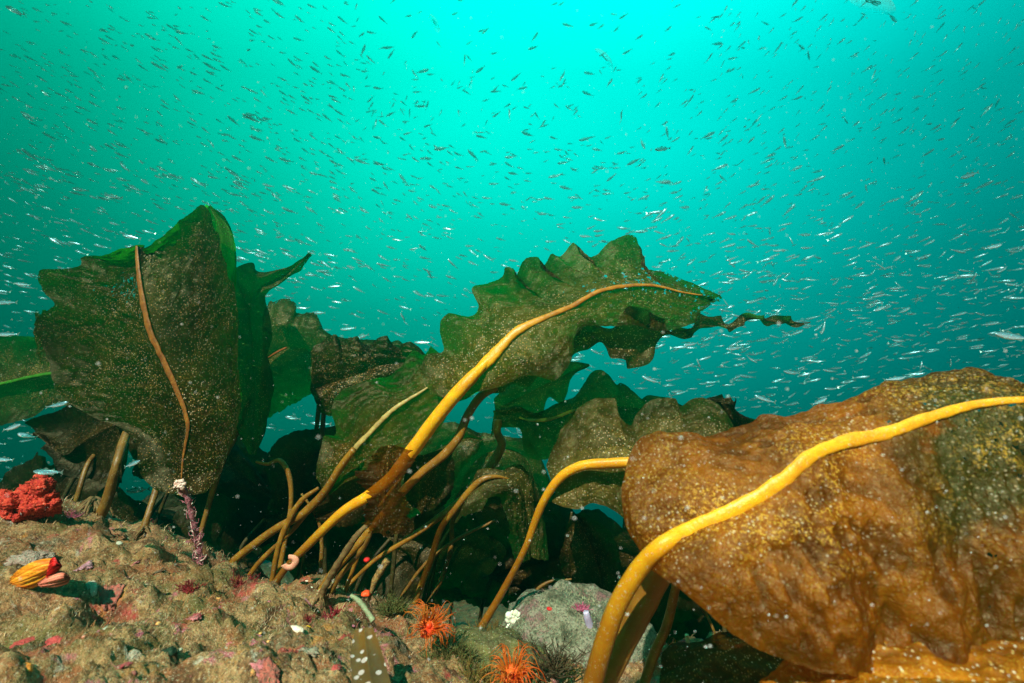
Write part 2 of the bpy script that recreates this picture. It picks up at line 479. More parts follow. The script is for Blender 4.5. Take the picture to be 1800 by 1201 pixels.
# ------------------------------------------------------------------ seabed
ctrl = [(-300, 1300, .42), (0, 1230, .50), (300, 1230, .52), (560, 1230, .54), (-100, 1000, .80), (150, 1010, .85), (300, 1060, .78), (480, 1070, .82),
        (640, 1140, .72), (-200, 905, 1.25), (0, 905, 1.25), (150, 905, 1.25), (270, 925, 1.22), (400, 972, 1.14), (500, 1012, 1.06),
        (600, 1055, .97), (700, 1135, .84), (800, 1225, .66), (950, 1290, .66), (1150, 1260, .75), (1300, 1240, .8), (1500, 1240, .9), (1800, 1240, .9),
        (1000, 1160, 1.35), (1300, 1130, 1.5), (1600, 1120, 1.6)]
CW = np.array([P(*c) for c in ctrl])
extra = np.array([[-3.5, .2, -.5], [-3, 1.2, -.45], [-.9, 1.75, -.75], [-2, 1.9, -.8], [0, 1.9, -1.1], [1.2, 2.2, -1.3], [3, 1.2, -.9], [3, 0, -.6],
                  [-3, -2, -.5], [0, -2, -.6], [3, -2, -.7], [0, -.3, -.5], [-3.5, 3.2, -1.4], [0, 3.5, -1.5], [3.5, 3.5, -1.6], [-6, 7, -1.9], [0, 7, -2.0], [6, 7, -2.2]])
CW = np.vstack([CW, extra])
def _phi(r): return np.sqrt(r * r + .03)
_D = _phi(np.linalg.norm(CW[:, None, :2] - CW[None, :, :2], axis=2))
_wts = np.linalg.solve(np.block([[_D + np.eye(len(CW)) * .004, np.ones((len(CW), 1))], [np.ones((1, len(CW))), np.zeros((1, 1))]]), np.r_[CW[:, 2], 0])
def ground0(x, y):
    x = np.asarray(x, float); y = np.asarray(y, float)
    r = _phi(np.sqrt((x[..., None] - CW[:, 0]) ** 2 + (y[..., None] - CW[:, 1]) ** 2))
    z = r @ _wts[:-1] + _wts[-1]
    far = np.clip((np.sqrt(x * x + y * y) - 7) / 5, 0, 1)
    return z * (1 - far) + (-2.3) * far
def ground(x, y, fine=True):
    x = np.asarray(x, float); y = np.asarray(y, float)
    z = ground0(x, y)
    p = np.stack([x, y, 0 * x], -1)
    z = z + .05 * fbm(p * 5, 3, 40) + .030 * fbm(p * 18, 4, 41) - .02 * np.clip(fbm(p * 11, 2, 47) - .15, 0, 1) * 4
    if fine:
        z = z + .014 * np.abs(fbm(p * 60, 3, 42)) + .006 * fbm(p * 200, 2, 43)
    far = np.clip((np.sqrt(x * x + y * y) - 2) / 6, 0, 1)
    return z + far * .35 * fbm(p * .9, 3, 44)

nr, na = 520, 520
rr_ = .16 * (10  / .16) ** (np.linspace(0, 1, nr) ** 1.15)
rr_ = np.r_[rr_[0] * .05, rr_]
an = np.linspace(R(-88), R(88), na)
X = rr_[:, None] * np.sin(an)[None]; Y = rr_[:, None] * np.cos(an)[None] - .12
Z = ground(X, Y)
V = np.stack([X, Y, Z], -1).reshape(-1, 3)
gf = gridfaces(len(rr_), na)[:, ::-1]

m = M_('seabed_crust')
base = m.ramp(m.noise(7, 6, .65, .3), [(.30, (.10, .06, .02)), (.40, (.34, .22, .09)), (.50, (.50, .37, .19)), (.58, (.30, .17, .08)), (.66, (.22, .24, .17)), (.75, (.40, .38, .30))])
base = m.mix(m.ramp(m.noise(90, 4, .7), [(.34, 0.0), (.60, 1.0)]), m.mix(.55, base, (.07, .05, .02)), base)
base = m.mix(1.0, base, (.98, .83, .75), 'MULTIPLY')
fd = m.ramp(m.noise(140, 5, .75), [(.38, .75), (.50, 0.0)])
base = m.mix(fd, base, (.035, .03, .015))
def patch(scale, lo, hi, seedv, col, amt=1.0):
    global base
    mp = m.n('ShaderNodeMapping'); mp.inputs['Location'].default_value = (seedv, seedv * .7, 0); m.l(m.co(), mp.inputs[0])
    f = m.ramp(m.noise(scale, 4, .65, .5, vec=mp.outputs[0]), [(lo, 0.0), (hi, 1.0)])
    base = m.mix(m.math('MULTIPLY', f, amt), base, col)
patch(11, .60, .66, 3.1, (.42, .05, .05), .85)
patch(17, .62, .67, 7.7, (.50, .14, .18), .8)
patch(14, .60, .68, 13.2, (.50, .22, .05), .75)
patch(20, .62, .68, 21.4, (.10, .03, .02), .9)
patch(26, .63, .70, 29.0, (.52, .48, .38), .8)
patch(6, .54, .64, 35.0, (.13, .11, .03), .85)
patch(9, .55, .63, 51.0, (.30, .10, .04), .75)
patch(13, .57, .64, 63.0, (.10, .045, .02), .9)
patch(45, .64, .70, 41.0, (.62, .16, .25), .7)
g2 = m.ramp(m.noise(300, 2, .6), [(.58, 0.0), (.70, 1.0)])
base = m.mix(m.math('MULTIPLY', g2, .55), base, (.62, .55, .38))
pr = m.n('ShaderNodeBsdfPrincipled'); pr.inputs['Roughness'].default_value = .8; pr.inputs['Specular IOR Level'].default_value = .15
m.l(base, pr.inputs['Base Color'])
b = m.bump(m.noise(60, 5, .7), .9, .012); b = m.bump(m.noise(260, 3, .7), .8, .004, b)
m.l(b, pr.inputs['Normal'])
m.l(pr.outputs[0], m.out.inputs['Surface'])
SEABED = m.m
sb = mesh_obj('seabed', V, gf, SEABED)
props(sb, kind='structure')

# ------------------------------------------------------------------ the big kelps
def tipfray(amt=.6, start=.5, edge=.15):
    return lambda u, v: amt * np.clip((u - start) / (1 - start), 0, 1) ** 1.2 + edge * np.clip((np.abs(v) - .8) / .2, 0, 1)
def patchfray(cu, cv, ru, rv, amt=.62, edge=.1, extra=None):
    def f(u, v):
        r = amt * np.exp(-((u - cu) / ru) ** 2 - ((v - cv) / rv) ** 2) + edge * np.clip((np.abs(v) - .85) / .15, 0, 1)
        if extra is not None: r = np.maximum(r, extra(u, v))
        return r
    return f

# amber kelp filling the right foreground
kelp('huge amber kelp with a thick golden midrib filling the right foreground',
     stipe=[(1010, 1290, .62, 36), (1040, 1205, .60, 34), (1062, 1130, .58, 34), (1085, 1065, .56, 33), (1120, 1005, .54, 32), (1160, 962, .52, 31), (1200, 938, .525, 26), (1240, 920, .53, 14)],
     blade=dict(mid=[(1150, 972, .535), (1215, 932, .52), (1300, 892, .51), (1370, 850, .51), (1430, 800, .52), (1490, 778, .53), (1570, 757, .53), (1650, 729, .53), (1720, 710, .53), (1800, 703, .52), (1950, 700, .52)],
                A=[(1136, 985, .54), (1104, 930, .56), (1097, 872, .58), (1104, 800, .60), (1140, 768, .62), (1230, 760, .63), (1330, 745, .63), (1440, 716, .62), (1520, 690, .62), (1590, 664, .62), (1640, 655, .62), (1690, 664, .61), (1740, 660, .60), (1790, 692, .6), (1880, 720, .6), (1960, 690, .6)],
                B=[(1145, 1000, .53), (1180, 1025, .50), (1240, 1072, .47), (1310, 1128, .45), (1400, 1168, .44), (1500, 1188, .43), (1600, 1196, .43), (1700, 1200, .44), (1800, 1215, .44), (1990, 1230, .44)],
                nu=420, nv=200, bulge=.012, ruffle=.006, rfreq=8, rough=.012, edge=.015, wr=.9, fold=.004, foldn=3.4, foldside=(.017, 4.2, .35), wrinkle=.010, wr0=.15, bare=lambda u, v: .85 * np.clip((-v - .40) / .35, 0, 1) * np.clip((u - .1) / .2, 0, 1), dark=lambda u, v: np.clip((u - .52) / .15, 0, 1) * np.clip((v + .62 - .6 * (u - .6)) / .12, 0, 1),  # dark mask: paints the unlit right part of this blade dark green
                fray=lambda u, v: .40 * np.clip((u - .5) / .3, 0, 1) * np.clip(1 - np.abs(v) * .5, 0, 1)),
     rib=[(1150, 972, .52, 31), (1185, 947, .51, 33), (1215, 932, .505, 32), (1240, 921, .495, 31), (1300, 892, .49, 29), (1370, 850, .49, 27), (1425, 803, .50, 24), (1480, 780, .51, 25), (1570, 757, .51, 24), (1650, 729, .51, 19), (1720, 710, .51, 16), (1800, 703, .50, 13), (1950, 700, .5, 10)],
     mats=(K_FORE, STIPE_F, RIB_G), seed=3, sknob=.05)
# lower amber kelp under it
kelp('bright orange kelp blade lying lowest in the bottom right corner under the huge amber one',
     blade=dict(mid=[(1330, 1230, .50), (1450, 1205, .46), (1600, 1195, .42), (1900, 1200, .40)],
                A=[(1320, 1215, .52), (1400, 1150, .50), (1520, 1130, .48), (1680, 1130, .47), (1900, 1130, .46)],
                B=[(1330, 1240, .48), (1450, 1260, .40), (1600, 1290, .36), (1900, 1300, .34)],
                nu=160, nv=70, bulge=.012, ruffle=.006, rfreq=10, rough=.01, wrinkle=.008),
     mats=(kelp_mat('kelp_orange', (.50, .17, .006), (.5, .18, .005), (.20, .06, .003), glit=.7, clear=.02, blister=.9, tw=.35, gcol=(.8, .45, .05)), STIPE_G, RIB_G), seed=9)
kelp('thick smooth amber stipe right beside the golden kelp stalk, its blade hidden',
     stipe=[(1030, 1290, .68, 44), (1062, 1200, .66, 42), (1100, 1120, .65, 44), (1132, 1060, .63, 44), (1160, 1005, .61, 42), (1185, 940, .59, 38), (1230, 890, .60, 30)],
     mats=(K_FORE, simple_mat('stipe_honey', (.36, .17, .02), (.26, .11, .015), 20, .4, .2, .002, .5, .2, speck=.2), RIB), seed=11, cat='kelp stipe', name='kelp_stipe')
kelp('thin olive stipe just right of the two thick amber stalks, rising behind the big blade',
     stipe=[(1120, 1240, .80, 18), (1150, 1150, .79, 17), (1172, 1100, .78, 16), (1186, 1040, .77, 15), (1200, 980, .76, 15)],
     mats=(K_MID, STIPE, RIB), seed=12, cat='kelp stipe', name='kelp_stipe')

# hero kelp of the middle
kelp('large ruffled kelp in the middle with a long straight golden stipe and wavy upper edge',
     stipe=[(508, 992, 1.05, 12), (545, 955, 1.04, 15), (600, 902, 1.02, 17), (650, 870, 1.01, 20), (690, 838, 1.0, 23), (730, 785, .98, 25), (775, 725, .96, 24), (815, 678, .95, 23), (850, 642, .97, 16), (880, 610, .98, 8)],
     blade=dict(mid=[(800, 700, .985), (850, 644, .975), (905, 585, .985), (960, 556, 1.0), (1010, 536, 1.02), (1050, 513, 1.04), (1100, 503, 1.06), (1150, 502, 1.09), (1200, 514, 1.12), (1262, 523, 1.15)],
                A=[(795, 706, .98), (758, 688, 1.0), (744, 655, 1.02), (750, 620, 1.04), (776, 612, 1.05), (774, 585, 1.06), (790, 552, 1.06), (822, 556, 1.03), (840, 537, 1.03), (829, 505, 1.06), (858, 500, 1.05), (883, 490, 1.04), (888, 475, 1.07), (902, 479, 1.07), (906, 492, 1.05), (922, 464, 1.09), (946, 458, 1.10), (953, 472, 1.08), (973, 436, 1.12), (988, 446, 1.12), (1008, 433, 1.14), (1020, 447, 1.12), (1050, 444, 1.14), (1071, 428, 1.16), (1108, 419, 1.18), (1125, 434, 1.18), (1137, 462, 1.16), (1170, 477, 1.17), (1192, 491, 1.17), (1221, 508, 1.17), (1271, 524, 1.16)],
                B=[(806, 706, .97), (830, 696, .95), (868, 688, .93), (908, 672, .91), (935, 664, .90), (967, 666, .90), (993, 650, .91), (1008, 622, .93), (1010, 598, .95), (1030, 575, .98), (1070, 572, 1.0), (1120, 575, 1.03), (1180, 580, 1.06), (1222, 568, 1.09), (1238, 545, 1.12), (1262, 526, 1.15)],
                nu=260, nv=90, bulge=-.012, ruffle=.012, rfreq=7, rough=.012, wrinkle=.008, wr0=.1, edge=.02,
                fray=lambda u, v: .50 * np.exp(-((u - .66) / .20) ** 2) * np.exp(-((v - .12) / .45) ** 2) + .55 * np.clip((u - .72) / .28, 0, 1) + .12 * np.clip((np.abs(v) - .9) / .1, 0, 1)),
     rib=[(815, 680, .95, 20), (838, 655, .95, 21), (860, 632, .945, 20), (880, 610, .95, 18), (905, 585, .955, 16), (935, 568, .965, 13), (965, 555, .975, 10), (1010, 536, .995, 9), (1050, 513, 1.015, 8), (1100, 503, 1.035, 7), (1150, 502, 1.065, 6), (1200, 514, 1.1, 4), (1235, 519, 1.12, 2)],
     mats=(K_MID, STIPE_G, simple_mat('midrib_amber', (.50, .21, .012), (.32, .11, .008), 40, .4, .5, .002, .5, .15, speck=.3, foot=(.88, .42, .010))), seed=21)
# long ribbon kelp behind it
kelp('dark frilly ribbon kelp below the big middle blade, its thin twisted tip trailing right',
     stipe=[(590, 1000, 1.0, 13), (640, 945, 1.0, 14), (690, 885, 1.0, 15), (716, 856, 1.0, 15), (745, 828, 1.0, 15), (780, 800, 1.0, 16), (806, 768, 1.0, 16), (822, 730, 1.0, 15), (845, 697, 1.01, 15), (872, 680, 1.02, 14)],
     blade=dict(mid=[(850, 690, 1.02), (900, 668, 1.02), (960, 640, 1.03), (1010, 605, 1.05), (1050, 590, 1.06), (1090, 600, 1.06), (1130, 598, 1.08), (1170, 586, 1.10), (1195, 585, 1.12), (1222, 575, 1.14), (1245, 566, 1.15), (1262, 570, 1.15), (1285, 574, 1.16), (1310, 560, 1.17), (1345, 563, 1.18), (1380, 568, 1.19), (1425, 567, 1.2)],
                A=[(848, 684, 1.02), (895, 655, 1.0), (950, 625, 1.0), (1000, 592, 1.02), (1033, 560, 1.04), (1040, 572, 1.08), (1075, 575, 1.08), (1090, 552, 1.04), (1115, 538, 1.02), (1145, 545, 1.04), (1165, 570, 1.09), (1185, 583, 1.13), (1215, 573, 1.13), (1235, 553, 1.12), (1255, 560, 1.15), (1275, 568, 1.17), (1300, 560, 1.17), (1320, 551, 1.15), (1345, 559, 1.19), (1365, 554, 1.18), (1392, 563, 1.2), (1427, 565, 1.2)],
                B=[(854, 694, 1.02), (905, 680, 1.04), (965, 660, 1.06), (1008, 628, 1.06), (1040, 612, 1.04), (1058, 608, 1.03), (1080, 625, 1.02), (1104, 645, 1.04), (1130, 643, 1.07), (1140, 628, 1.08), (1150, 605, 1.10), (1178, 591, 1.12), (1200, 594, 1.13), (1225, 588, 1.15), (1238, 578, 1.16), (1262, 576, 1.15), (1290, 580, 1.15), (1305, 568, 1.17), (1330, 560, 1.18), (1350, 565, 1.19), (1384, 572, 1.2), (1422, 569, 1.2)],
                nu=260, nv=50, bulge=0, ruffle=.014, rfreq=11, rough=.006, edge=.02),
     mats=(kelp_mat('kelp_bronze', (.085, .052, .013), (.03, .15, .02), (.04, .026, .008), glit=.25, clear=.05, blister=.5, tw=.42), STIPE, RIB), seed=33)

# left-centre kelp whose stipe runs down left
kelp('olive speckled kelp left of the long golden stipe, with a thin pale midrib',
     stipe=[(385, 1008, 1.12, 13), (430, 970, 1.11, 14), (485, 930, 1.09, 14), (530, 905, 1.08, 15), (568, 868, 1.06, 14), (598, 822, 1.04, 13), (622, 790, 1.03, 11)],
     blade=dict(mid=[(575, 862, 1.065), (598, 822, 1.055), (640, 772, 1.06), (690, 722, 1.07), (755, 680, 1.08), (800, 650, 1.09)],
                A=[(568, 868, 1.065), (561, 830, 1.08), (558, 768, 1.1), (585, 762, 1.09), (590, 720, 1.11), (598, 695, 1.12), (640, 664, 1.12), (684, 664, 1.11), (722, 618, 1.13), (745, 627, 1.12), (760, 610, 1.12)],
                B=[(580, 870, 1.06), (620, 842, 1.04), (660, 828, 1.03), (700, 812, 1.03), (735, 800, 1.04), (760, 770, 1.05), (785, 735, 1.06), (810, 690, 1.08)],
                nu=160, nv=70, bulge=-.02, ruffle=.014, rfreq=7, rough=.012, wrinkle=.008, wr0=.1, edge=.04,
                fray=lambda u, v: .30 * np.clip((np.abs(v) - .85) / .15, 0, 1)),
     rib=[(618, 795, 1.02, 10), (640, 771, 1.035, 9), (690, 721, 1.045, 8), (740, 689, 1.055, 4), (770, 668, 1.06, 1)],
     mats=(K_MID, STIPE, simple_mat('midrib_pale', (.50, .36, .10), (.30, .20, .05), 50, .4, .5, .002, .5, .1, speck=.6)), seed=41)
# torn brown piece in front of the hero stipe
kelp('torn brown see-through kelp blade hanging in front of the long golden stipe',
     stipe=[(600, 1010, 1.0, 9), (622, 985, .98, 8), (640, 962, .95, 8), (655, 930, .93, 7)],
     blade=dict(mid=[(685, 782, .92), (680, 820, .91), (676, 860, .90), (672, 900, .90), (674, 945, .90)],
                A=[(668, 786, .92), (645, 820, .92), (634, 832, .92), (645, 870, .91), (640, 905, .91), (652, 940, .91)],
                B=[(700, 783, .92), (728, 800, .92), (705, 850, .90), (712, 880, .90), (722, 905, .90), (716, 940, .90)],
                nu=100, nv=50, bulge=.01, ruffle=.010, rfreq=12, rough=.01, edge=.38,
                fray=lambda u, v: .42 * np.clip((u - .7) / .3, 0, 1) + .45 * np.clip((np.abs(v) - .8) / .2, 0, 1)),
     mats=(kelp_mat('kelp_torn', (.10, .042, .005), (.20, .08, .006), (.05, .02, .003), glit=.4, clear=.38, blister=.5, tw=.5, gloss=.008), STIPE_O, RIB), seed=47)
kelp('ragged dark brown kelp blade low between the olive kelp and the torn one',
     stipe=[(455, 990, 1.12, 9), (490, 955, 1.11, 9), (520, 925, 1.1, 9), (545, 895, 1.1, 8)],
     blade=dict(mid=[(550, 905, 1.1), (585, 895, 1.1), (615, 880, 1.1), (645, 860, 1.1)],
                A=[(548, 900, 1.1), (565, 862, 1.1), (595, 842, 1.1), (640, 828, 1.12)],
                B=[(552, 910, 1.1), (585, 925, 1.08), (615, 925, 1.08), (650, 905, 1.08)],
                nu=90, nv=40, bulge=.01, ruffle=.008, rfreq=12, rough=.008, edge=.1),
     mats=(K_BROWN, STIPE, RIB), seed=48)
kelp('dark reddish kelp blade hanging right of the torn one, behind the second golden stipe',
     blade=dict(mid=[(745, 800, 1.12), (750, 840, 1.12), (748, 880, 1.12), (740, 905, 1.12)],
                A=[(720, 800, 1.12), (712, 840, 1.12), (715, 875, 1.12), (725, 895, 1.12)],
                B=[(790, 785, 1.12), (800, 830, 1.12), (790, 875, 1.12), (765, 900, 1.12)],
                nu=90, nv=40, bulge=.015, ruffle=.01, rfreq=10, rough=.008, edge=.06),
     mats=(K_BACK, STIPE, RIB), seed=49)

# left giant
kelp('tall broad dark kelp on the left rising to a pointed green tip',
     stipe=[(150, 955, 1.17, 22), (168, 925, 1.17, 19), (188, 880, 1.17, 17), (204, 820, 1.17, 14), (218, 775, 1.22, 15), (235, 730, 1.28, 11), (248, 690, 1.32, 8)],
     blade=dict(mid=[(318, 872, 1.16), (322, 800, 1.16), (330, 745, 1.15), (312, 690, 1.15), (290, 640, 1.15), (262, 578, 1.15), (246, 500, 1.16), (241, 432, 1.18)],
                A=[(275, 862, 1.17), (254, 836, 1.18), (245, 795, 1.19), (228, 770, 1.20), (165, 735, 1.22), (122, 702, 1.24), (88, 655, 1.25), (62, 595, 1.27), (58, 560, 1.28), (98, 535, 1.27), (82, 508, 1.28), (80, 480, 1.28), (138, 470, 1.26), (140, 450, 1.26), (185, 446, 1.22), (236, 432, 1.18)],
                B=[(362, 866, 1.15), (380, 838, 1.13), (398, 800, 1.11), (420, 745, 1.10), (428, 690, 1.09), (420, 620, 1.08), (412, 560, 1.08), (410, 500, 1.08), (407, 478, 1.09), (388, 440, 1.12), (373, 400, 1.14), (362, 363, 1.16), (330, 385, 1.17), (285, 412, 1.17), (246, 431, 1.18)],
                nu=240, nv=110, bulge=-.03, ruffle=.012, rfreq=5, rough=.007, wrinkle=.009, wr0=.1, edge=.035,
                fray=lambda u, v: .54 * np.exp(-((u - .78) / .13) ** 2) * np.exp(-((v - .35) / .33) ** 2) + .25 * np.clip((v - .9) / .1, 0, 1) + .35 * np.clip((.1 - u) / .1, 0, 1)),
     rib=[(318, 850, 1.1, 1.5), (322, 800, 1.145, 4), (330, 745, 1.135, 7), (312, 690, 1.13, 10), (290, 640, 1.13, 11), (262, 578, 1.13, 11), (246, 500, 1.14, 9), (241, 452, 1.165, 7), (240, 432, 1.17, 3)],
     mats=(K_LEFT, STIPE_O, RIB), seed=51, rflat=.28, rknob=.45)
kelp('smooth bright green kelp lobe folded behind the pointed tip of the tall left kelp',
     blade=dict(mid=[(368, 362, 1.22), (385, 400, 1.22), (390, 450, 1.22), (385, 520, 1.22), (380, 580, 1.22)],
                A=[(362, 360, 1.2), (350, 400, 1.22), (340, 450, 1.24), (330, 520, 1.24), (330, 580, 1.24)],
                B=[(370, 361, 1.22), (393, 385, 1.21), (408, 415, 1.21), (413, 470, 1.21), (408, 580, 1.2)],
                nu=80, nv=40, bulge=.02, ruffle=0, rough=.004, edge=.01),
     mats=(kelp_mat('kelp_bright', (.05, .07, .015), (.02, .45, .03), (.04, .05, .01), glit=.05, clear=.10, blister=.2, tw=.75, speck=.1), STIPE, RIB), seed=53)
kelp('dark green kelp blade at the left picture edge with a bright green midrib',
     blade=dict(mid=[(150, 650, 1.5), (85, 657, 1.5), (30, 668, 1.5), (-60, 690, 1.5)],
                A=[(150, 620, 1.5), (90, 600, 1.5), (40, 590, 1.5), (-60, 592, 1.5)],
                B=[(150, 720, 1.5), (90, 712, 1.5), (50, 735, 1.5), (-60, 765, 1.5)],
                nu=80, nv=40, bulge=.03, ruffle=.01, rfreq=6, rough=.01, edge=.03),
     rib=[(150, 650, 1.48, 6), (85, 657, 1.48, 6), (30, 668, 1.48, 6), (-60, 690, 1.48, 5)],
     mats=(K_GREEN, STIPE, simple_mat('midrib_green', (.06, .30, .02), (.03, .20, .01), 50, .5, .3, .002, .3, .4)), seed=55)
kelp('shadowy brown kelp blade drooping under the left edge of the tall left kelp',
     stipe=[(128, 905, 1.35, 9), (140, 860, 1.36, 9), (155, 815, 1.40, 8), (180, 782, 1.46, 7), (200, 740, 1.5, 6)],
     blade=dict(mid=[(210, 740, 1.4), (180, 755, 1.4), (140, 780, 1.4), (110, 800, 1.4), (60, 760, 1.42)],
                A=[(205, 700, 1.42), (160, 700, 1.44), (110, 715, 1.45), (70, 735, 1.45), (45, 745, 1.45)],
                B=[(215, 850, 1.4), (200, 850, 1.38), (165, 845, 1.38), (120, 835, 1.4), (65, 790, 1.42)],
                nu=90, nv=50, bulge=.03, ruffle=.012, rfreq=6, rough=.01, edge=.06),
     mats=(K_BACK, STIPE_O, RIB), seed=56)
kelp('small ragged dark frond poking out left behind the tall left kelp',
     blade=dict(mid=[(170, 575, 1.36), (130, 572, 1.36), (95, 575, 1.36), (58, 585, 1.36)],
                A=[(170, 530, 1.36), (130, 538, 1.36), (100, 545, 1.36), (54, 546, 1.36)],
                B=[(170, 640, 1.36), (120, 640, 1.36), (75, 640, 1.36), (56, 625, 1.36)],
                nu=90, nv=44, bulge=.01, ruffle=.01, rfreq=9, rough=.01, edge=.25,
                fray=lambda u, v: .6 * np.clip((np.abs(v) - .2) / .5, 0, 1)), mats=(K_LEFT, STIPE, RIB), seed=57)
# ragged green blade with a tail
kelp('ragged green kelp with a thin pointed tail, right of the tall left kelp',
     stipe=[(360, 912, 1.2, 9), (375, 862, 1.21, 9), (392, 810, 1.22, 9), (415, 765, 1.24, 8), (440, 700, 1.27, 7)],
     blade=dict(mid=[(444, 800, 1.26), (446, 765, 1.26), (448, 700, 1.27), (445, 620, 1.28), (440, 560, 1.3), (450, 515, 1.3), (475, 495, 1.3), (505, 480, 1.3), (548, 447, 1.3)],
                A=[(438, 798, 1.25), (420, 770, 1.23), (405, 700, 1.22), (400, 620, 1.22), (400, 540, 1.24), (404, 485, 1.27), (425, 466, 1.28), (443, 463, 1.29), (452, 478, 1.29), (500, 474, 1.3), (522, 465, 1.3), (546, 446, 1.3)],
                B=[(450, 800, 1.28), (464, 765, 1.3), (476, 700, 1.31), (474, 640, 1.32), (478, 570, 1.32), (466, 530, 1.31), (470, 515, 1.31), (500, 492, 1.31), (530, 474, 1.3), (549, 449, 1.3)],
                nu=160, nv=50, bulge=.02, ruffle=.012, rfreq=6, rough=.014, edge=.05,
                fray=lambda u, v: .34 * np.clip((u - .6) / .4, 0, 1)),
     mats=(K_GREEN, STIPE_O, RIB), seed=61)
kelp('dull green kelp with a fuzzy upper edge and a short pale midrib, left of centre',
     stipe=[(545, 870, 1.6, 7), (550, 820, 1.6, 7), (556, 760, 1.6, 8), (562, 700, 1.6, 8), (566, 655, 1.6, 7)],
     blade=dict(mid=[(460, 640, 1.5), (505, 612, 1.5), (560, 620, 1.5), (610, 630, 1.52), (690, 622, 1.56)],
                A=[(462, 545, 1.52), (490, 528, 1.52), (520, 530, 1.52), (522, 550, 1.52), (556, 552, 1.52), (562, 578, 1.52), (590, 592, 1.53), (630, 596, 1.54), (672, 600, 1.56), (692, 612, 1.57)],
                B=[(455, 752, 1.5), (480, 728, 1.5), (520, 708, 1.5), (556, 690, 1.5), (600, 672, 1.51), (640, 655, 1.53), (675, 642, 1.56), (692, 626, 1.57)],
                nu=120, nv=60, bulge=.04, ruffle=.014, rfreq=5, rough=.016, edge=.06,
                fray=lambda u, v: .40 * np.clip((v - .55) / .45, 0, 1)),
     rib=[(470, 628, 1.46, 5), (488, 618, 1.455, 5), (504, 610, 1.455, 5)],
     mats=(K_GREEN, STIPE_O, RIB), seed=63)
kelp('small rounded green kelp lobe behind the right end of the fuzzy edged kelp',
     stipe=[(600, 890, 1.9, 8), (606, 800, 1.9, 8), (620, 720, 1.88, 8), (650, 660, 1.85, 8)],
     blade=dict(mid=[(640, 655, 1.8), (665, 635, 1.8), (690, 620, 1.8), (708, 610, 1.8)],
                A=[(645, 640, 1.8), (655, 612, 1.8), (675, 592, 1.8), (680, 604, 1.8), (700, 598, 1.8), (710, 606, 1.8)],
                B=[(645, 660, 1.8), (670, 668, 1.8), (700, 652, 1.8), (712, 625, 1.8)],
                nu=60, nv=36, bulge=.03, ruffle=.008, rfreq=6, rough=.008, edge=.03),
     mats=(K_GREEN, STIPE_D, RIB), seed=65)

# centre lower kelps
kelp('dim green kelp with torn corners right under the big middle blade',
     blade=dict(mid=[(870, 720, 1.2), (910, 700, 1.2), (950, 680, 1.2), (990, 660, 1.2), (1035, 642, 1.2)],
                A=[(868, 700, 1.2), (905, 670, 1.2), (950, 650, 1.2), (1000, 636, 1.2), (1036, 640, 1.2)],
                B=[(872, 740, 1.2), (915, 722, 1.18), (950, 738, 1.17), (965, 700, 1.18), (988, 708, 1.18), (1003, 668, 1.19), (1036, 644, 1.2)],
                nu=110, nv=40, bulge=.01, ruffle=.014, rfreq=9, rough=.01, edge=.05),
     mats=(K_GREEN, STIPE, RIB), seed=71)
kelp('green kelp in the centre with a pale horizontal midrib and lumpy crooked stipe',
     stipe=[(655, 988, 1.12, 7), (705, 955, 1.12, 10), (733, 937, 1.12, 11), (767, 913, 1.12, 12), (807, 882, 1.12, 13), (832, 856, 1.12, 13), (852, 832, 1.12, 14), (871, 806, 1.12, 17), (882, 780, 1.12, 15), (874, 760, 1.12, 14), (876, 738, 1.13, 15)],
     blade=dict(mid=[(868, 728, 1.14), (905, 732, 1.14), (930, 740, 1.14), (965, 738, 1.15), (1005, 724, 1.17), (1060, 715, 1.2), (1150, 720, 1.25), (1230, 730, 1.28)],
                A=[(866, 722, 1.14), (890, 718, 1.15), (930, 722, 1.16), (975, 712, 1.18), (1005, 698, 1.2), (1025, 672, 1.22), (1042, 655, 1.23), (1060, 655, 1.23), (1080, 676, 1.22), (1100, 673, 1.24), (1122, 700, 1.24), (1150, 696, 1.25), (1185, 704, 1.27), (1230, 725, 1.28)],
                B=[(862, 770, 1.14), (880, 752, 1.13), (914, 750, 1.12), (918, 790, 1.11), (940, 808, 1.11), (985, 802, 1.12), (1030, 790, 1.14), (1080, 770, 1.18), (1150, 765, 1.22), (1230, 760, 1.26)],
                nu=170, nv=60, bulge=.012, ruffle=.014, rfreq=8, rough=.014, edge=.05,
                fray=lambda u, v: .36 * np.clip((v - .6) / .4, 0, 1)),
     rib=[(912, 735, 1.11, 5), (930, 739, 1.11, 6), (965, 737, 1.12, 7), (1005, 723, 1.145, 6), (1030, 716, 1.16, 4)],
     mats=(K_GREEN, STIPE, simple_mat('midrib_straw', (.55, .36, .10), (.35, .20, .05), 50, .4, .5, .002, .5, .1, speck=.6)), seed=73)
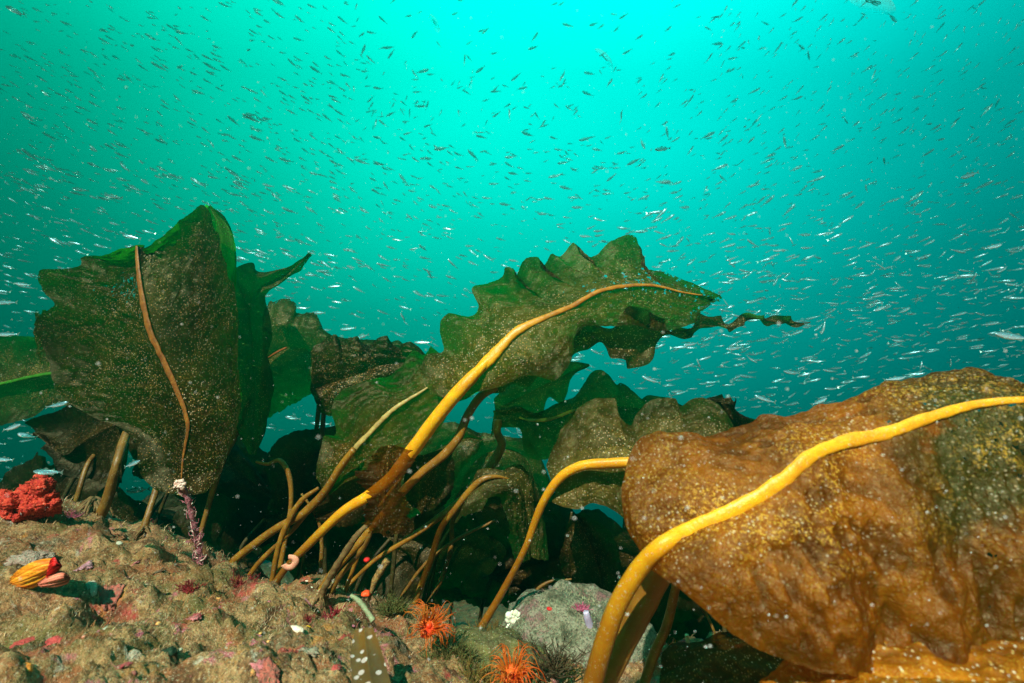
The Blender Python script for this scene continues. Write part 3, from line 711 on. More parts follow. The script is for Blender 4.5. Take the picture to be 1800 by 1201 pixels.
kelp('broad olive kelp right of centre, its golden stipe bending over to the right',
     stipe=[(845, 1105, 1.02, 14), (872, 1060, 1.0, 13), (900, 1010, .97, 12), (925, 960, .94, 12), (945, 905, .92, 14), (965, 865, .90, 15), (990, 835, .89, 16), (1022, 819, .88, 17), (1060, 815, .87, 18), (1112, 812, .86, 18)],
     blade=dict(mid=[(972, 862, .92), (1000, 832, .91), (1050, 818, .90), (1120, 812, .89), (1200, 800, .88), (1290, 780, .88)],
                A=[(970, 858, .93), (972, 790, .96), (988, 742, .99), (1022, 716, 1.0), (1076, 698, 1.0), (1090, 715, .98), (1112, 738, .98), (1118, 722, 1.0), (1150, 700, 1.0), (1185, 702, .98), (1196, 720, .96), (1225, 705, .95), (1262, 712, .93), (1290, 745, .90)],
                B=[(976, 868, .92), (978, 885, .90), (1010, 895, .88), (1040, 884, .87), (1080, 900, .86), (1130, 930, .85), (1210, 930, .85), (1290, 900, .86)],
                nu=170, nv=80, bulge=-.015, ruffle=.012, rfreq=8, rough=.012, wrinkle=.008, wr0=.1, edge=.02),
     mats=(kelp_mat('kelp_mustard', (.16, .11, .022), (.06, .20, .02), (.085, .058, .012), glit=.65, clear=.06, blister=.6, tw=.45), STIPE_F, RIB), seed=77)
kelp('small curled dark kelp tip peeking up left of the huge amber blade',
     blade=dict(mid=[(1320, 760, 1.0), (1290, 740, 1.0), (1275, 722, 1.0), (1268, 704, 1.0), (1285, 698, 1.02)],
                A=[(1340, 745, 1.0), (1308, 732, .98), (1296, 720, .97), (1297, 708, .97), (1292, 699, 1.0)],
                B=[(1290, 770, 1.0), (1262, 745, 1.02), (1246, 722, 1.03), (1240, 700, 1.03), (1270, 690, 1.03)],
                nu=70, nv=30, bulge=.012, ruffle=.006, rfreq=9, rough=.006, edge=.02),
     mats=(K_BACK, STIPE, RIB), seed=79)
kelp('green brown kelp folded over its forked stipe in the dark centre',
     stipe=[(720, 1085, 1.12, 10), (740, 1030, 1.11, 11), (757, 985, 1.1, 11), (775, 930, 1.08, 11), (800, 895, 1.06, 11), (830, 858, 1.05, 12), (850, 842, 1.045, 10), (872, 838, 1.05, 7), (895, 842, 1.06, 2)],
     blade=dict(mid=[(830, 855, 1.06), (852, 838, 1.06), (885, 838, 1.06), (912, 850, 1.08), (925, 900, 1.1), (935, 980, 1.12)],
                A=[(825, 850, 1.06), (845, 832, 1.08), (880, 830, 1.1), (920, 832, 1.12), (945, 890, 1.13), (965, 985, 1.14)],
                B=[(800, 920, 1.05), (830, 905, 1.03), (860, 880, 1.02), (882, 878, 1.04), (890, 930, 1.06), (905, 985, 1.1)],
                nu=110, nv=50, bulge=.012, ruffle=.012, rfreq=8, rough=.012, wrinkle=.008, wr0=.1, edge=.06),
     mats=(kelp_mat('kelp_moss', (.08, .07, .014), (.03, .17, .02), (.045, .035, .01), glit=.4, clear=.08, blister=.6, tw=.5), STIPE, RIB), seed=81)
kelp('dark leathery kelp blade with a jagged edge hanging above the pale boulder',
     blade=dict(mid=[(1010, 905, 1.15), (1035, 950, 1.13), (1055, 1010, 1.12), (1060, 1075, 1.12)],
                A=[(1000, 915, 1.15), (990, 950, 1.14), (985, 995, 1.12), (1010, 1050, 1.12), (1045, 1085, 1.12)],
                B=[(1025, 900, 1.15), (1075, 940, 1.14), (1095, 1000, 1.13), (1090, 1050, 1.12), (1072, 1078, 1.12)],
                nu=90, nv=50, bulge=.02, ruffle=.012, rfreq=9, rough=.014, edge=.08),
     mats=(K_BACK, STIPE, RIB), seed=83)
kelp('dim green kelp arching behind the lumpy crooked stipe in the dark centre',
     stipe=[(760, 1010, 1.5, 8), (775, 940, 1.5, 8), (800, 880, 1.5, 8), (830, 845, 1.5, 7)],
     blade=dict(mid=[(800, 900, 1.5), (815, 840, 1.5), (850, 800, 1.5), (895, 790, 1.5), (930, 815, 1.52), (945, 880, 1.54)],
                A=[(780, 890, 1.5), (780, 800, 1.5), (820, 762, 1.5), (905, 768, 1.5), (945, 790, 1.54), (975, 880, 1.56)],
                B=[(820, 910, 1.5), (835, 870, 1.48), (865, 835, 1.46), (890, 830, 1.48), (905, 850, 1.5), (915, 890, 1.52)],
                nu=100, nv=44, bulge=.02, ruffle=.014, rfreq=5, rough=.014, edge=.08), mats=(K_GREEN, STIPE_D, RIB), seed=91)
kelp('dark kelp fan behind the second golden stipe, low in the centre',
     stipe=[(690, 1010, 1.45, 8), (700, 930, 1.45, 8), (730, 860, 1.45, 7)],
     blade=dict(mid=[(700, 900, 1.45), (730, 830, 1.45), (770, 790, 1.45), (815, 770, 1.45), (845, 772, 1.46)],
                A=[(680, 890, 1.45), (695, 800, 1.45), (745, 752, 1.45), (800, 742, 1.45), (846, 765, 1.46)],
                B=[(720, 915, 1.45), (770, 880, 1.43), (800, 840, 1.42), (835, 800, 1.43), (848, 778, 1.46)],
                nu=100, nv=44, bulge=.02, ruffle=.014, rfreq=5, rough=.014, edge=.08), mats=(K_GREEN, STIPE_D, RIB), seed=92)
kelp('shaded kelp blade filling the gap between the olive kelp and the fuzzy edged green one',
     stipe=[(500, 960, 1.5, 8), (515, 900, 1.5, 8), (530, 850, 1.5, 7)],
     blade=dict(mid=[(500, 900, 1.5), (520, 840, 1.5), (550, 800, 1.5), (600, 775, 1.5), (650, 770, 1.5)],
                A=[(480, 890, 1.5), (470, 800, 1.5), (500, 765, 1.5), (560, 752, 1.5), (640, 740, 1.5)],
                B=[(525, 910, 1.5), (560, 870, 1.48), (600, 840, 1.47), (640, 810, 1.48), (655, 785, 1.5)],
                nu=100, nv=44, bulge=.02, ruffle=.014, rfreq=5, rough=.014, edge=.08), mats=(K_BACK, STIPE_D, RIB), seed=93)
kelp('frilly dark green kelp between the fuzzy edged kelp and the olive speckled one',
     stipe=[(570, 905, 1.42, 8), (568, 850, 1.42, 8), (566, 780, 1.42, 8), (570, 720, 1.42, 8), (580, 690, 1.42, 5)],
     blade=dict(mid=[(545, 686, 1.41), (620, 662, 1.4), (680, 640, 1.4), (748, 636, 1.42)],
                A=[(548, 668, 1.41), (556, 612, 1.4), (585, 588, 1.38), (600, 600, 1.42), (630, 592, 1.38), (652, 606, 1.43), (680, 590, 1.38), (700, 612, 1.43), (722, 600, 1.40), (748, 622, 1.42)],
                B=[(552, 700, 1.4), (572, 730, 1.39), (600, 718, 1.37), (630, 720, 1.42), (668, 690, 1.38), (700, 682, 1.42), (748, 655, 1.42)],
                nu=140, nv=56, bulge=.02, ruffle=.016, rfreq=9, rough=.014, edge=.07, wrinkle=.008,
                fray=lambda u, v: .34 * np.clip((np.abs(v) - .7) / .3, 0, 1)), mats=(K_LEFT, STIPE_D, RIB), seed=94)
# spotted blade at the bottom
m_spot = M_('kelp_spotted')
v_ = m_spot.voro(75); 
spm = m_spot.ramp(v_.outputs['Distance'], [(.30, 1.0), (.36, 0.0)])
sc_ = m_spot.n('ShaderNodeSeparateColor'); m_spot.l(v_.outputs['Color'], sc_.inputs[0])
col_ = m_spot.mix(spm, m_spot.ramp(m_spot.noise(20), [(.3, (.07, .032, .004)), (.7, (.13, .06, .006))]), (.40, .33, .31))
pp = m_spot.n('ShaderNodeBsdfPrincipled'); pp.inputs['Roughness'].default_value = .4; m_spot.l(col_, pp.inputs['Base Color'])
m_spot.l(m_spot.bump(m_spot.noise(60), .4, .003), pp.inputs['Normal']); m_spot.l(pp.outputs[0], m_spot.out.inputs['Surface'])
kelp('brown kelp blade with pale round crust spots at the bottom edge of the picture',
     blade=dict(mid=[(640, 1104, .64), (645, 1150, .598), (655, 1210, .548), (665, 1260, .518)],
                A=[(624, 1108, .64), (616, 1150, .60), (619, 1210, .55), (622, 1260, .52)],
                B=[(655, 1103, .64), (672, 1150, .60), (690, 1210, .55), (705, 1260, .52)],
                nu=60, nv=30, bulge=.002, ruffle=.001, rough=.002, edge=.02),
     mats=(m_spot.m, STIPE, RIB), seed=85)
# more of the near blades low on the right, in shade
kelp('dark mottled kelp blade low right, under the lower edge of the huge amber blade',
     blade=dict(mid=[(1160, 1190, .80), (1220, 1160, .78), (1300, 1150, .76), (1400, 1180, .74), (1500, 1230, .72)],
                A=[(1165, 1150, .82), (1200, 1125, .82), (1300, 1120, .80), (1400, 1140, .78), (1500, 1180, .76)],
                B=[(1160, 1240, .76), (1240, 1240, .74), (1320, 1250, .72), (1420, 1260, .70), (1500, 1270, .68)],
                nu=90, nv=50, bulge=.01, ruffle=.01, rfreq=9, rough=.012, wrinkle=.008, wr0=.1, edge=.06),
     mats=(K_BROWN, STIPE, RIB), seed=87)

# lone stipes (their blades are in the blades above or out of sight)
def stip(label, pts, mat, seed, kn=.1):
    return kelp(label, stipe=pts, mats=(None, mat, None), seed=seed, cat='kelp stipe', name='kelp_stipe', sknob=kn, group='bare kelp stipes')
stip('brown stipe under the broad left kelp, second thick one from the left', [(243, 985, 1.10, 14), (252, 935, 1.14, 14), (262, 900, 1.16, 11), (276, 858, 1.20, 12), (290, 820, 1.26, 11), (298, 780, 1.32, 10)], STIPE_O, 101)
stip('thin green stipe standing behind the leftmost thick stipe', [(182, 905, 1.45, 10), (200, 860, 1.46, 10), (214, 820, 1.47, 12), (222, 780, 1.5, 9)], simple_mat('stipe_green', (.03, .15, .015), (.02, .08, .01), 40, .5, .5, .002, .3, .3), 102)
stip('thin olive stipe right of the pink branching stalk', [(358, 918, 1.25, 8), (368, 880, 1.26, 8), (381, 830, 1.27, 8), (396, 790, 1.32, 7), (420, 740, 1.36, 6)], STIPE_O, 103)
stip('hooked yellow brown stipe standing alone in the dark left of the olive kelp', [(495, 985, 1.2, 9), (505, 930, 1.21, 8), (512, 880, 1.22, 8), (508, 835, 1.23, 9), (492, 810, 1.23, 8), (470, 816, 1.23, 6), (450, 812, 1.23, 4)], STIPE, 104)
stip('slanting stipe just left of the olive kelp stipe, pale and frayed', [(480, 1010, 1.07, 9), (490, 960, 1.07, 10), (508, 915, 1.07, 10), (530, 880, 1.07, 9), (560, 858, 1.07, 6)], STIPE, 105, .2)
stip('short furry stipe leaning right below the torn brown blade', [(575, 1025, .97, 11), (598, 985, .96, 12), (625, 945, .95, 11), (650, 918, .95, 8)], HOLD, 106, .35)
stip('slender stipe right of the forked one, curving up in the dark centre', [(745, 1075, 1.25, 8), (775, 1020, 1.25, 8), (793, 960, 1.25, 9), (797, 910, 1.25, 9), (830, 870, 1.25, 8)], STIPE_O, 107)
stip('faint thin stipe between the left kelp and the pink stalk', [(270, 930, 1.5, 6), (285, 890, 1.5, 6), (300, 850, 1.5, 6), (310, 800, 1.5, 5)], STIPE_D, 108)
stip('very thin thread like stipe left of the pale worm tube at the lower right', [(1268, 1160, 1.2, 6), (1255, 1110, 1.2, 5), (1235, 1070, 1.2, 5), (1210, 1040, 1.2, 4)], STIPE_O, 109)

stip('thin straight stipe crossing behind the foot of the long golden stipe', [(612, 1025, 1.05, 7), (636, 960, 1.05, 7), (668, 890, 1.06, 6), (705, 840, 1.07, 5)], STIPE, 110, .2)
stip('bent thin brown stipe between the hooked stipe and the olive kelp', [(560, 1020, 1.1, 7), (566, 960, 1.1, 7), (558, 910, 1.1, 6), (530, 868, 1.1, 4)], STIPE_O, 111, .2)
stip('low arching green brown stipe on the upper left of the boulder', [(900, 1120, 1.1, 6), (925, 1060, 1.1, 6), (960, 1025, 1.1, 5), (1005, 1018, 1.1, 3)], STIPE_O, 112, .2)
stip('thin dark stipe rising from the boulder top under the leathery blade', [(1035, 1090, 1.2, 6), (1015, 1020, 1.2, 6), (1000, 950, 1.2, 5), (1005, 900, 1.2, 4)], STIPE_D, 113, .2)
stip('thin stipe crossing the forked stipe low in the centre', [(690, 1075, 1.18, 6), (740, 1000, 1.18, 6), (800, 950, 1.18, 6), (870, 915, 1.18, 4)], STIPE_O, 115, .2)

# ------------------------------------------------------------------ dim kelps behind
ORD = ['leftmost', 'second from left', 'third from left', 'fourth from left', 'fifth from left', 'sixth from left', 'seventh from left', 'eighth from left',
       'ninth from left', 'tenth from left', 'eleventh from left', 'twelfth from left', 'thirteenth from left', 'fourteenth from left', 'fifteenth from left',
       'sixteenth from left', 'seventeenth from left', 'eighteenth from left', 'nineteenth from left', 'twentieth from left']
rk = random.Random(5)
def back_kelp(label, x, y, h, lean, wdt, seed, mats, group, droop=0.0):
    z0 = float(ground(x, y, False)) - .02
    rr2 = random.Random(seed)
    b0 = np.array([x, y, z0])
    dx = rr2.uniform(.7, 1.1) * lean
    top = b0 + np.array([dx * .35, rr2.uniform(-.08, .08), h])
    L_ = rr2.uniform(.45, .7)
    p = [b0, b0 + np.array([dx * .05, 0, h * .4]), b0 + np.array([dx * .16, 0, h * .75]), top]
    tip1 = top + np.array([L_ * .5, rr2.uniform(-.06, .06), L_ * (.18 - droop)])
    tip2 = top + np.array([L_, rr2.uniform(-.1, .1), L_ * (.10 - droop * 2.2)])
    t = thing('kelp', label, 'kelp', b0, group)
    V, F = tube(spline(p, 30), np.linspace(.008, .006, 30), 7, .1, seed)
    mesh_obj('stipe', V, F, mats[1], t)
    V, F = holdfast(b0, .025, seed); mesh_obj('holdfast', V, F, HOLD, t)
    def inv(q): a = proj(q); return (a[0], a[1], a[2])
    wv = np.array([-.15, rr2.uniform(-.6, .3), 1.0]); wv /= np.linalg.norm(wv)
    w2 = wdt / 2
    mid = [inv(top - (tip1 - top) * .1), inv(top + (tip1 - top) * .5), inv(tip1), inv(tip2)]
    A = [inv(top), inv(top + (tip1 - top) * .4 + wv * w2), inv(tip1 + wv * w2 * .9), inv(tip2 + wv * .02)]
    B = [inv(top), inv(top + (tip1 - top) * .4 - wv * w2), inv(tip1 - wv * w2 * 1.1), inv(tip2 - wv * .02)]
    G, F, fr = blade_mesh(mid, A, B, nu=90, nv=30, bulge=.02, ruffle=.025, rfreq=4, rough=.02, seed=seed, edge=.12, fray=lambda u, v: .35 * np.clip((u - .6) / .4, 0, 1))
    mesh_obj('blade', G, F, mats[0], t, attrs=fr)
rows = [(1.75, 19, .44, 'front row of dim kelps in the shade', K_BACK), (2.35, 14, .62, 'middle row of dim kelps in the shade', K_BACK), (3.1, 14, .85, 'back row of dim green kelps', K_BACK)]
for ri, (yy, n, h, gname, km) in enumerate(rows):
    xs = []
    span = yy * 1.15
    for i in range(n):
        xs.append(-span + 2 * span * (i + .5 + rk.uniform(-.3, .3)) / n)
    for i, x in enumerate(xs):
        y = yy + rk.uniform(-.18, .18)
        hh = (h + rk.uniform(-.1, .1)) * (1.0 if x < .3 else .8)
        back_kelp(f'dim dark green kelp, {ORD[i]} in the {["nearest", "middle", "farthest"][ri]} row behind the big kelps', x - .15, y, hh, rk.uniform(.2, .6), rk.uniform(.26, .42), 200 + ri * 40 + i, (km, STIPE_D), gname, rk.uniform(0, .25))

# ------------------------------------------------------------------ small fish
def fish_body(seg=8, st=9, bend=0.0, deep=1.0, tail=True, fins=True):
    """unit length fish, nose at +x, back at +z"""
    xs = np.array([.5, .47, .40, .28, .12, -.05, -.20, -.32, -.40][:st] if st >= 9 else [.5, .40, .2, -.05, -.25, -.40])
    hs = np.interp(xs, [-.40, -.32, -.20, -.05, .12, .28, .40, .47, .5], [.020, .028, .055, .088, .108, .102, .072, .035, .004]) * deep
    ws = hs * np.interp(xs, [-.4, .3, .5], [.35, .55, .8])
    cz = np.interp(xs, [-.4, .1, .5], [.012, 0, .012])
    a = np.linspace(0, 2 * math.pi, seg, endpoint=False)
    V = []; C = []
    back = np.array([.03, .15, .12]); side = np.array([.27, .58, .74]); belly = np.array([.80, .94, 1.0])
    for x, h, wd, z in zip(xs, hs, ws, cz):
        for t in a:
            s = math.sin(t)
            V.append((x, wd * math.cos(t), z + h * s))
            k = (s + 1) / 2
            C.append(back * np.clip((k - .68) / .2, 0, 1) + (1 - np.clip((k - .68) / .2, 0, 1)) * (side * np.clip(k / .5, 0, 1) + belly * (1 - np.clip(k / .5, 0, 1))))
    n = len(xs)
    F = gridfaces(n, seg, True).tolist()
    F.append([k for k in range(seg)][::-1]); F.append([(n - 1) * seg + k for k in range(seg)])
    fin = np.array([.16, .30, .26])
    def poly(pts):
        o = len(V)
        for p in pts: V.append(p); C.append(fin)
        F.append(list(range(o, o + len(pts))))
    if tail:
        poly([(-.385, .002, .030), (-.50, .004, .105), (-.455, .003, .012), (-.385, .002, .010)])
        poly([(-.385, .002, .010), (-.455, .003, .010), (-.50, .004, -.085), (-.385, .002, -.008)])
    if fins:
        poly([(.20, .0, .100 * deep), (.08, .002, .155 * deep), (.02, .002, .095 * deep)])
        poly([(-.04, .0, .088 * deep), (-.16, .002, .115 * deep), (-.22, .002, .052 * deep)])
        poly([(-.04, .0, -.085 * deep), (-.17, .002, -.110 * deep), (-.22, .002, -.048 * deep)])
        poly([(.26, .03, -.03), (.13, .07, -.06), (.22, .035, -.055)])
    V = np.array(V); V[:, 1] += bend * (V[:, 0] - .1) ** 2 * np.sign(.1 - V[:, 0]) * 1.5
    return V, F, np.array(C)

m = M_('fish_silver')
p = m.n('ShaderNodeBsdfPrincipled')
cc = m.n('ShaderNodeAttribute'); cc.attribute_name = 'tone'
m.l(cc.outputs['Color'], p.inputs['Base Color'])
p.inputs['Metallic'].default_value = .4; p.inputs['Roughness'].default_value = .25
ft = m.n('ShaderNodeBsdfTransparent'); ft.inputs[0].default_value = (.7, .95, .9, 1)
fx = m.n('ShaderNodeMixShader'); fsp = m.n('ShaderNodeSeparateColor'); m.l(cc.outputs['Color'], fsp.inputs[0]); m.l(m.math('SUBTRACT', .72, m.math('MULTIPLY', fsp.outputs[0], .8)), fx.inputs[0])
m.l(p.outputs[0], fx.inputs[1]); m.l(ft.outputs[0], fx.inputs[2]); m.l(fx.outputs[0], m.out.inputs['Surface'])
FISH = m.m
EYE = simple_mat('fish_eye', (.01, .01, .012), rough=.2, bump=0)
FIN = simple_mat('fish_fin', (.20, .34, .30), rough=.5, bump=.1, trans=.5)
def fish_rot(heading, lean, depth_yaw, rr):
    """matrix whose x axis is the heading given as an angle seen from the camera plus a turn in depth"""
    right = Vector((1, 0, 0)); up = Vector((0, -SP, CP)); fw = Vector((0, CP, SP))
    hx = (right * math.cos(heading) + up * math.sin(heading)) * math.cos(depth_yaw) + fw * math.sin(depth_yaw)
    z = Vector((0, 0, 1)) + right * rr.uniform(-.2, .2) - fw * (lean + rr.uniform(-.35, .35))
    y = z.cross(hx).normalized(); z = hx.cross(y).normalized()
    return Matrix((hx, y, z)).transposed()
def lean_at(py):
    return -.25 + 1.6 * min(1, max(0, (430 - py) / 260))
def field(px, py, rr):
    """direction the school swims at a place in the picture (radians, up positive)"""
    if px < 620:
        a = 180 - rr.gauss(27 - 14 * min(1, max(0, py - 260) / 250), 8)
    elif px < 1120:
        if py < 230: a = rr.choice([180 - 25, 180 + 25, 115, 60, 200, 20]) + rr.gauss(0, 15)
        else: a = 180 - rr.gauss(22 - 30 * max(0, px - 750) / 370, 15)
    else:
        base_ = 48 - 38 * min(1, max(0, py - 60) / 480)
        a = rr.gauss(base_, 12)
        if py > 420 and rr.random() < .45: a = 180 + rr.gauss(8, 13)
        if rr.random() < .06: a = rr.uniform(0, 360)
    return R(a)
# 300 fish as objects
protos = []
for k, (bd, dp_) in enumerate([(0, 1), (.5, .95), (-.5, 1.05)]):
    V, F, C = fish_body(10, 9, bd, dp_)
    me = mesh_obj('proto', V, F, FISH, attrs={'tone': C}); protos.append(me.data); bpy.data.objects.remove(me)
Vb, Fb, Cb = fish_body(14, 9, 0, 1.0, False, False)
def part_mesh(nm, V, F, mat, C=None):
    o = mesh_obj(nm, V, F, mat, attrs={'tone': C} if C is not None else None); d = o.data; bpy.data.objects.remove(o); return d
me_body = part_mesh('body', Vb, Fb, FISH, Cb)
me_tail = part_mesh('tail_fin', np.array([(-.385, .004, .030), (-.50, .004, .115), (-.455, .003, .011), (-.50, .004, -.09), (-.385, .004, -.008)]), [[0, 1, 2], [0, 2, 4], [2, 3, 4]], FIN)
me_dors = part_mesh('dorsal_fin', np.array([(.20, 0, .098), (.10, .002, .158), (.0, .002, .100), (-.05, 0, .085), (-.16, .002, .118), (-.22, .002, .05)]), [[0, 1, 2], [3, 4, 5]], FIN)
me_anal = part_mesh('anal_fin', np.array([(-.04, 0, -.083), (-.17, .002, -.112), (-.22, .002, -.046)]), [[0, 1, 2]], FIN)
es = []
for sgn in (-1, 1):
    a = np.linspace(0, 2 * math.pi, 10, endpoint=False)
    ev = [(.405 + .022 * math.cos(t), sgn * (.034), .018 + .022 * math.sin(t)) for t in a] + [(.405, sgn * .042, .018)]
    es.append((np.array(ev), [[i, (i + 1) % 10, 10] for i in range(10)]))
me_eye = [part_mesh('eye', e[0], e[1], EYE) for e in es]

SPECIAL = [(1782, 592, .95, 172, .0), (1292, 612, 1.75, 188, .1), (1548, 542, 1.7, 200, .1), (1572, 666, 1.45, 8, -.1), (1705, 308, 1.7, 198, .1), (1745, 434, 1.6, 14, .1),
           (1392, 655, 1.7, 172, .2), (1345, 702, 1.75, 160, .2), (1440, 706, 1.8, 20, .2), (1400, 585, 1.9, 20, .1), (744, 602, 1.9, 180, .1), (612, 578, 1.9, 185, .1), (636, 592, 1.9, 195, .1),
           (880, 712, 1.8, 160, .1), (858, 768, 1.7, 188, .2), (1145, 668, 1.9, 160, .1), (1215, 605, 2.0, 188, .1), (1165, 262, 2.1, 190, .2),
           (100, 712, .95, 14, .2), (48, 766, .80, 172, .15), (20, 752, .78, 16, .2), (85, 830, .82, 176, .1), (232, 816, 1.0, 22, .2), (243, 862, 1.5, 184, .1), (300, 858, 1.6, 160, .1),
           (40, 500, 1.7, 172, .1), (10, 532, 1.7, 180, .1), (15, 588, 1.5, 180, .1), (232, 417, 1.9, 168, .1), (200, 346, 1.8, 172, .1), (80, 165, 2.1, 145, .3), (28, 20, 1.7, 155, .1), (560, 550, 2.0, 178, .1),
           (515, 735, 1.9, 170, .1), (565, 745, 1.9, 175, .1), (8, 808, .95, 178, .1)]
rf = random.Random(23)
def dens(px, py):
    d = .55
    if px < 760: d = .55 + .45 * math.exp(-((py - (190 + px * .18)) / 170.0) ** 2)
    if 760 <= px < 1120: d = .18 + .5 * min(1, py / 350)
    if px >= 1120: d = .55
    if 700 < px < 1250 and py < 120: d *= .4
    return d
fishes = []
for s in SPECIAL: fishes.append((s[0], s[1], s[2], R(s[3]), s[4] * (1 if rf.random() < .5 else -1), True))
taken = [(s[0], s[1]) for s in SPECIAL]
while len(fishes) < 300:
    px = rf.uniform(-20, 1820); py = rf.uniform(0, 760) ** 1.0
    if rf.random() > dens(px, py): continue
    if any((px - a) ** 2 + (py - b) ** 2 < 26 ** 2 for a, b in taken): continue
    low = min(1, max(0, (py - 120) / 450))
    right = px / 1800
    dmin = 3.1 - .75 * low * (0.6 + .4 * right)
    d = dmin + abs(rf.gauss(0, .6)) + .1
    if d > 4.3: continue
    # nothing can be seen behind the big kelps: leave those out
    if py > 470 and px < 470: continue
    if py > 590 and px < 1000: continue
    if 760 < px < 1230 and py > 440 + abs(px - 1080) * .25 and py < 650: continue
    if py > 730 - max(0, px - 1450) * .22: continue
    if py < 430: d = d * (1 + .38 * (430 - py) / 430)
    taken.append((px, py))
    fishes.append((px, py, d, field(px, py, rf), rf.gauss(0, .35), False))
ROWS = [(0, 110, 'along the top edge'), (110, 230, 'in upper water'), (230, 350, 'above left kelp tip height'), (350, 480, 'level with middle kelp top'),
        (480, 600, 'level with middle kelp'), (600, 900, 'near the low kelps')]
COLS = [(-50, 180, 'far left'), (180, 400, 'left side'), (400, 620, 'left of centre'), (620, 840, 'centre left'), (840, 1060, 'middle'), (1060, 1280, 'centre right'), (1280, 1540, 'right side'), (1540, 1900, 'far right')]
cells = {}
for i, f in enumerate(fishes):
    r_ = next(k for k, r in enumerate(ROWS) if r[0] <= max(0, f[1]) < r[1]); c_ = next(k for k, c in enumerate(COLS) if c[0] <= f[0] < c[1])
    cells.setdefault((r_, c_), []).append(i)
labels = {}
def look(a):
    a = math.degrees(a) % 360
    if a < 12 or a > 348: return 'heading right'
    if a < 75: return 'nose up right'
    if a < 105: return 'nose straight up'
    if a < 168: return 'nose up left'
    if a < 192: return 'heading left'
    if a < 260: return 'nose down left'
    if a < 290: return 'nose straight down'
    return 'nose down right'
for (r_, c_), ids in cells.items():
    ids.sort(key=lambda i: fishes[i][0])
    for k, i in enumerate(ids):
        o_ = ORD[k] if len(ids) > 1 else 'only one'
        labels[i] = f"silver fish {look(fishes[i][3])}, {o_} {COLS[c_][2]}, {ROWS[r_][2]}"
for i, (px, py, d, hd, dy, near) in enumerate(fishes):
    loc = P(px, py, d)
    size = rf.uniform(.078, .105) * (1 + .25 * min(1, max(0, (430 - py) / 300))) * (.8 if near else 1)
    mat4 = Matrix.Translation(loc) @ fish_rot(hd, lean_at(py), dy, rf).to_4x4() @ Matrix.Scale(size, 4)
    if near:
        t = bpy.data.objects.new('fish', me_body if False else None); scene.collection.objects.link(t)
        for nm, me in (('body', me_body), ('tail_fin', me_tail), ('dorsal_fin', me_dors), ('anal_fin', me_anal), ('eye', me_eye[0]), ('eye', me_eye[1])):
            q = bpy.data.objects.new(nm, me); scene.collection.objects.link(q); q.parent = t
    else:
        t = bpy.data.objects.new('fish', protos[rf.randrange(3)]); scene.collection.objects.link(t)
    t.matrix_world = mat4 @ (Matrix.Scale(.62, 4) if d < 1.25 and px < 400 else Matrix.Identity(4))
    props(t, labels[i], 'fish', 'school of small silver fish')
# the rest of the school as one object
Vs, Fs, Cs = fish_body(6, 6, 0, 1.0, True, False)
Fs_n = [np.array([f for f in Fs if len(f) == 4]), [f for f in Fs if len(f) != 4]]
AV = []; AC = []; AF = []; off = 0; cnt = 0
while cnt < 7600:
    px = rf.uniform(-500, 2300); py = rf.uniform(-300, 860)
    if cnt > 6500: px, py = (rf.uniform(1000, 2000), rf.gauss(560, 110)) if cnt % 4 else (rf.uniform(-200, 520), rf.gauss(420, 110))
    elif rf.random() > dens(px, max(0, py)): continue
    d = 4.3 + 4.6 * rf.random() ** .8
    if py > 420: d = 3.0 + 5 * rf.random()
    if cnt > 6500: d = 2.7 + 2.6 * rf.random()
    w3 = P(px, py, d)
    if w3[2] < float(ground0(w3[0], w3[1])) + .5 or w3[2] > 9 or w3[1] > 9.2: continue
    mt = fish_rot(field(px, py, rf), lean_at(py), rf.gauss(0, .4), rf)
    mm = np.array(mt)
    s = rf.uniform(.078, .11) * (1.2 if py < 350 else 1)
    AV.append((Vs * s) @ mm.T + w3); AC.append(Cs)
    AF += [[q + off for q in f] for f in Fs]; off += len(Vs); cnt += 1
o = mesh_obj('fish_school', np.vstack(AV), AF, FISH, attrs={'tone': np.vstack(AC)})
props(o, kind='stuff')
# suspended silt catching the light
octv = np.array([(1, 0, 0), (-1, 0, 0), (0, 1, 0), (0, -1, 0), (0, 0, 1), (0, 0, -1)], float)
octf = [[0, 2, 4], [2, 1, 4], [1, 3, 4], [3, 0, 4], [2, 0, 5], [1, 2, 5], [3, 1, 5], [0, 3, 5]]
AV = []; AF = []; off = 0
for k in range(7500):
    d = .32 + 2.6 * rf.random() ** 1.3
    px = rf.uniform(-300, 2100); py = rf.uniform(150, 1250) if rf.random() < .93 else rf.uniform(0, 300)
    w3 = P(px, py, d)
    if w3[2] < float(ground0(w3[0], w3[1])) + .02: continue
    s = (.25 + .55 * rf.random() ** 2) * .001 * (1 + .55 * rf.random() ** 6) * (.55 + .35 * d)
    AV.append(octv * s * np.array([rf.uniform(.8, 1.6), 1, rf.uniform(.7, 1.1)]) + w3); AF += [[q + off for q in f] for f in octf]; off += 6
for k in range(150):
    d = rf.uniform(.26, .5); w3 = P(rf.uniform(1100, 1850) if k % 3 else rf.uniform(0, 1100), rf.uniform(560, 1190), d)
    if w3[2] < float(ground0(w3[0], w3[1])) + .02: continue
    s = rf.uniform(.45, 1.0) * .001
    AV.append(octv * s * np.array([1.5, 1, .85]) + w3); AF += [[q + off for q in f] for f in octf]; off += 6
ms_ = M_('silt'); dd_ = ms_.n('ShaderNodeBsdfDiffuse'); dd_.inputs[0].default_value = (.85, .86, .84, 1); tt_ = ms_.n('ShaderNodeBsdfTransparent')
mm_ = ms_.n('ShaderNodeMixShader'); ms_.l(ms_.math('MULTIPLY', ms_.noise(9, 1), .9), mm_.inputs[0]); ms_.l(dd_.outputs[0], mm_.inputs[1]); ms_.l(tt_.outputs[0], mm_.inputs[2]); ms_.l(mm_.outputs[0], ms_.out.inputs['Surface'])
